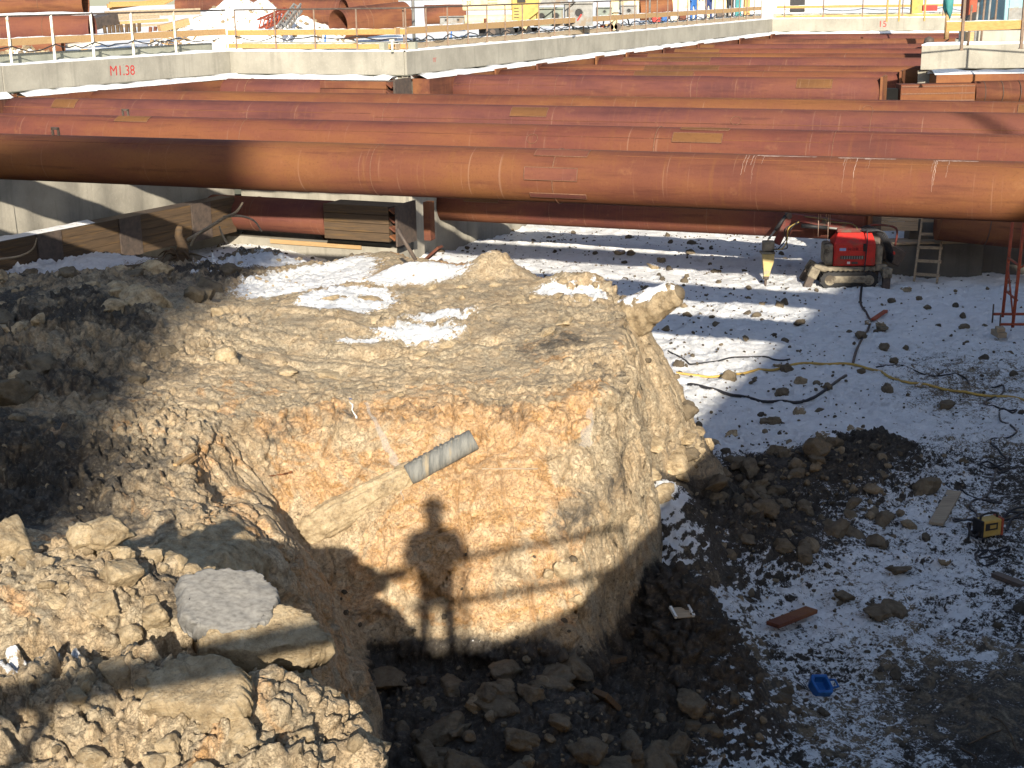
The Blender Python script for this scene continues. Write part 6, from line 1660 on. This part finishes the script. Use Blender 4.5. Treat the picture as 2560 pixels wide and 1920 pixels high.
# soil bank along the near edge, rising to a spoil heap
prof = [(-6, -1.35), (-1.2, -1.28), (-.15, -1.2), (.2, -1.16), (.8, -1.02), (1.3, -.76), (1.75, -.45), (2.4, 0), (3.1, .5), (4.2, 1.25), (5, 1.45), (6.5, 1.1), (8.5, 0.2), (12, -1.2)]
xs = np.linspace(-6, 11.5, 260); ys = np.linspace(-4.5, 2.5, 120)
X, Y = np.meshgrid(xs, ys)
Y0 = -.55 + .36 * X
wv = np.interp(X + .058 * Y0, [p[0] for p in prof], [p[1] for p in prof])
zr = EYE[2] + (wv + SUN[2] * Y0) / math.cos(SUN_EL)
zz = np.where(Y < -.15 + .417 * X, np.maximum(zr - .72 * np.abs(Y - Y0), G - .12), zr - .72 * np.abs(Y - Y0) - 1.6 * np.clip(Y - (-.15 + .417 * X), 0, 9)) + .07 * fbm(X * 2.5, Y * 2.5, X * 0, 4, 501)
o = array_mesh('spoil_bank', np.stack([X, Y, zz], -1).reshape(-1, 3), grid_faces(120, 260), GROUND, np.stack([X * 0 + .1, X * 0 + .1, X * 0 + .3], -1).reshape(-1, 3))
tag(o, 'bank of excavated soil along the near pit edge', kind='structure')
# made up hall right of the viewpoint, shaped to cast the sloping shadow
Yh = -7.0
t = thing('hall_shadow_caster', 'unseen gabled hall added to shade the right of the pit', 'building', (sunx(4.58, Yh), Yh, G - .06))
x0 = 0.0; x1 = 18.0; xr = 8.9; ze = sunz(1.72, Yh) - G + .06; zr_ = sunz(8.15, Yh) - G + .06
WALLM = simple('hall_wall', (0.35, 0.30, 0.25), (0.27, 0.23, 0.19), 2, .85, .3)
m_ = MB(); pr = [(x0, 0), (x1, 0), (x1, ze), (xr, zr_), (x0, ze)]
m_.add([(x, 0, z) for x, z in pr] + [(x, -10, z) for x, z in pr], [(0, 1, 2, 3, 4), (9, 8, 7, 6, 5), (0, 5, 6, 1), (1, 6, 7, 2), (2, 7, 8, 3), (3, 8, 9, 4), (4, 9, 5, 0)]); m_.build('wall', WALLM, t)
for k in range(5):
    f = MB().box((1.8 + 3.2 * k, .03, 3.0), (1.4, .06, 1.8)).build('window', STEEL_W, t); MB().box((1.8 + 3.2 * k, .07, 3.0), (1.2, .03, 1.6)).build('pane', BLACK, f)
zc = sunz(2.42, Yh) - G + .06
MB().box((-.19, -.3, zc / 2), (.40, .5, zc)).build('box_shadow_caster', WALLM, t)  # made up box, added to cast the flat topped shadow
pa = (sunx(8.95, Yh) - sunx(4.58, Yh), .3, sunz(7.8, Yh) - G + .06); pb = (sunx(14, Yh) - sunx(4.58, Yh), .3, sunz(2.6, Yh) - G + .06)
MB().bar(pa, pb, .14, .14).build('pole_shadow_caster', STEEL_D, t)  # made up bar, added to cast the dark streak on the third strut
# apartment block further back
Yb = -62.0
t = thing('apartment_block', 'tall apartment block across the street behind the viewpoint', 'building', (0, Yb, G - .06))
xr_ = sunx(-2.75, Yb); zt_ = sunz(6.6, Yb) - G
MB().box((xr_ - 20, -7, zt_ / 2), (40, 14, zt_)).build('wall', WALLM, t); MB().box((xr_ - 20, -7, zt_ + .1), (39.6, 13.6, .25)).build('roof', STEEL_G, t)
for j in range(10):
    for i in range(10):
        MB().box((xr_ - 3 - 3.8 * i, .03, 2.0 + 3.0 * j), (1.6, .06, 1.5)).build('window', BLACK, t)
# photographer
t = thing('person', 'photographer in winter clothes standing at the near railing', 'person', (-.02, -.30, G), (0, 0, 0))
V_ = [(0, 0, .98), (0, -.02, 1.20), (0, -.02, 1.47), (0, -.01, 1.58), (-.20, 0, 1.48), (-.29, .03, 1.22), (-.09, .20, 1.40), (.20, 0, 1.48), (.29, .03, 1.22), (.09, .20, 1.40),
      (-.10, 0, .90), (-.13, .02, .50), (-.14, 0, .10), (-.15, .16, .05), (.10, 0, .90), (.13, .02, .50), (.14, 0, .10), (.15, .16, .05), (0, .0, 1.68), (0, .0, 1.80)]
E_ = [(0, 1), (1, 2), (2, 3), (2, 4), (4, 5), (5, 6), (2, 7), (7, 8), (8, 9), (0, 10), (10, 11), (11, 12), (12, 13), (0, 14), (14, 15), (15, 16), (16, 17), (3, 18), (18, 19)]
R_ = [.19, .20, .20, .08, .10, .075, .045, .10, .075, .045, .12, .09, .07, .055, .12, .09, .07, .055, .10, .095]
me = bpy.data.meshes.new('body'); me.from_pydata(V_, E_, []); o = link('body', me, t); me.materials.append(BLACK)
o.modifiers.new('skin', 'SKIN').use_smooth_shade = True
for i, r_ in enumerate(R_): me.skin_vertices[0].data[i].radius = (r_, r_ * .8)
me.skin_vertices[0].data[0].use_root = True
o.modifiers.new('sub', 'SUBSURF').render_levels = 2
m_ = MB(); m_.tube([(0, 0, 1.74), (0, 0, 1.80), (0, 0, 1.87), (0, 0, 1.90)], [.115, .118, .09, .02], 14); m_.build('knit_hat', BLACK, t)
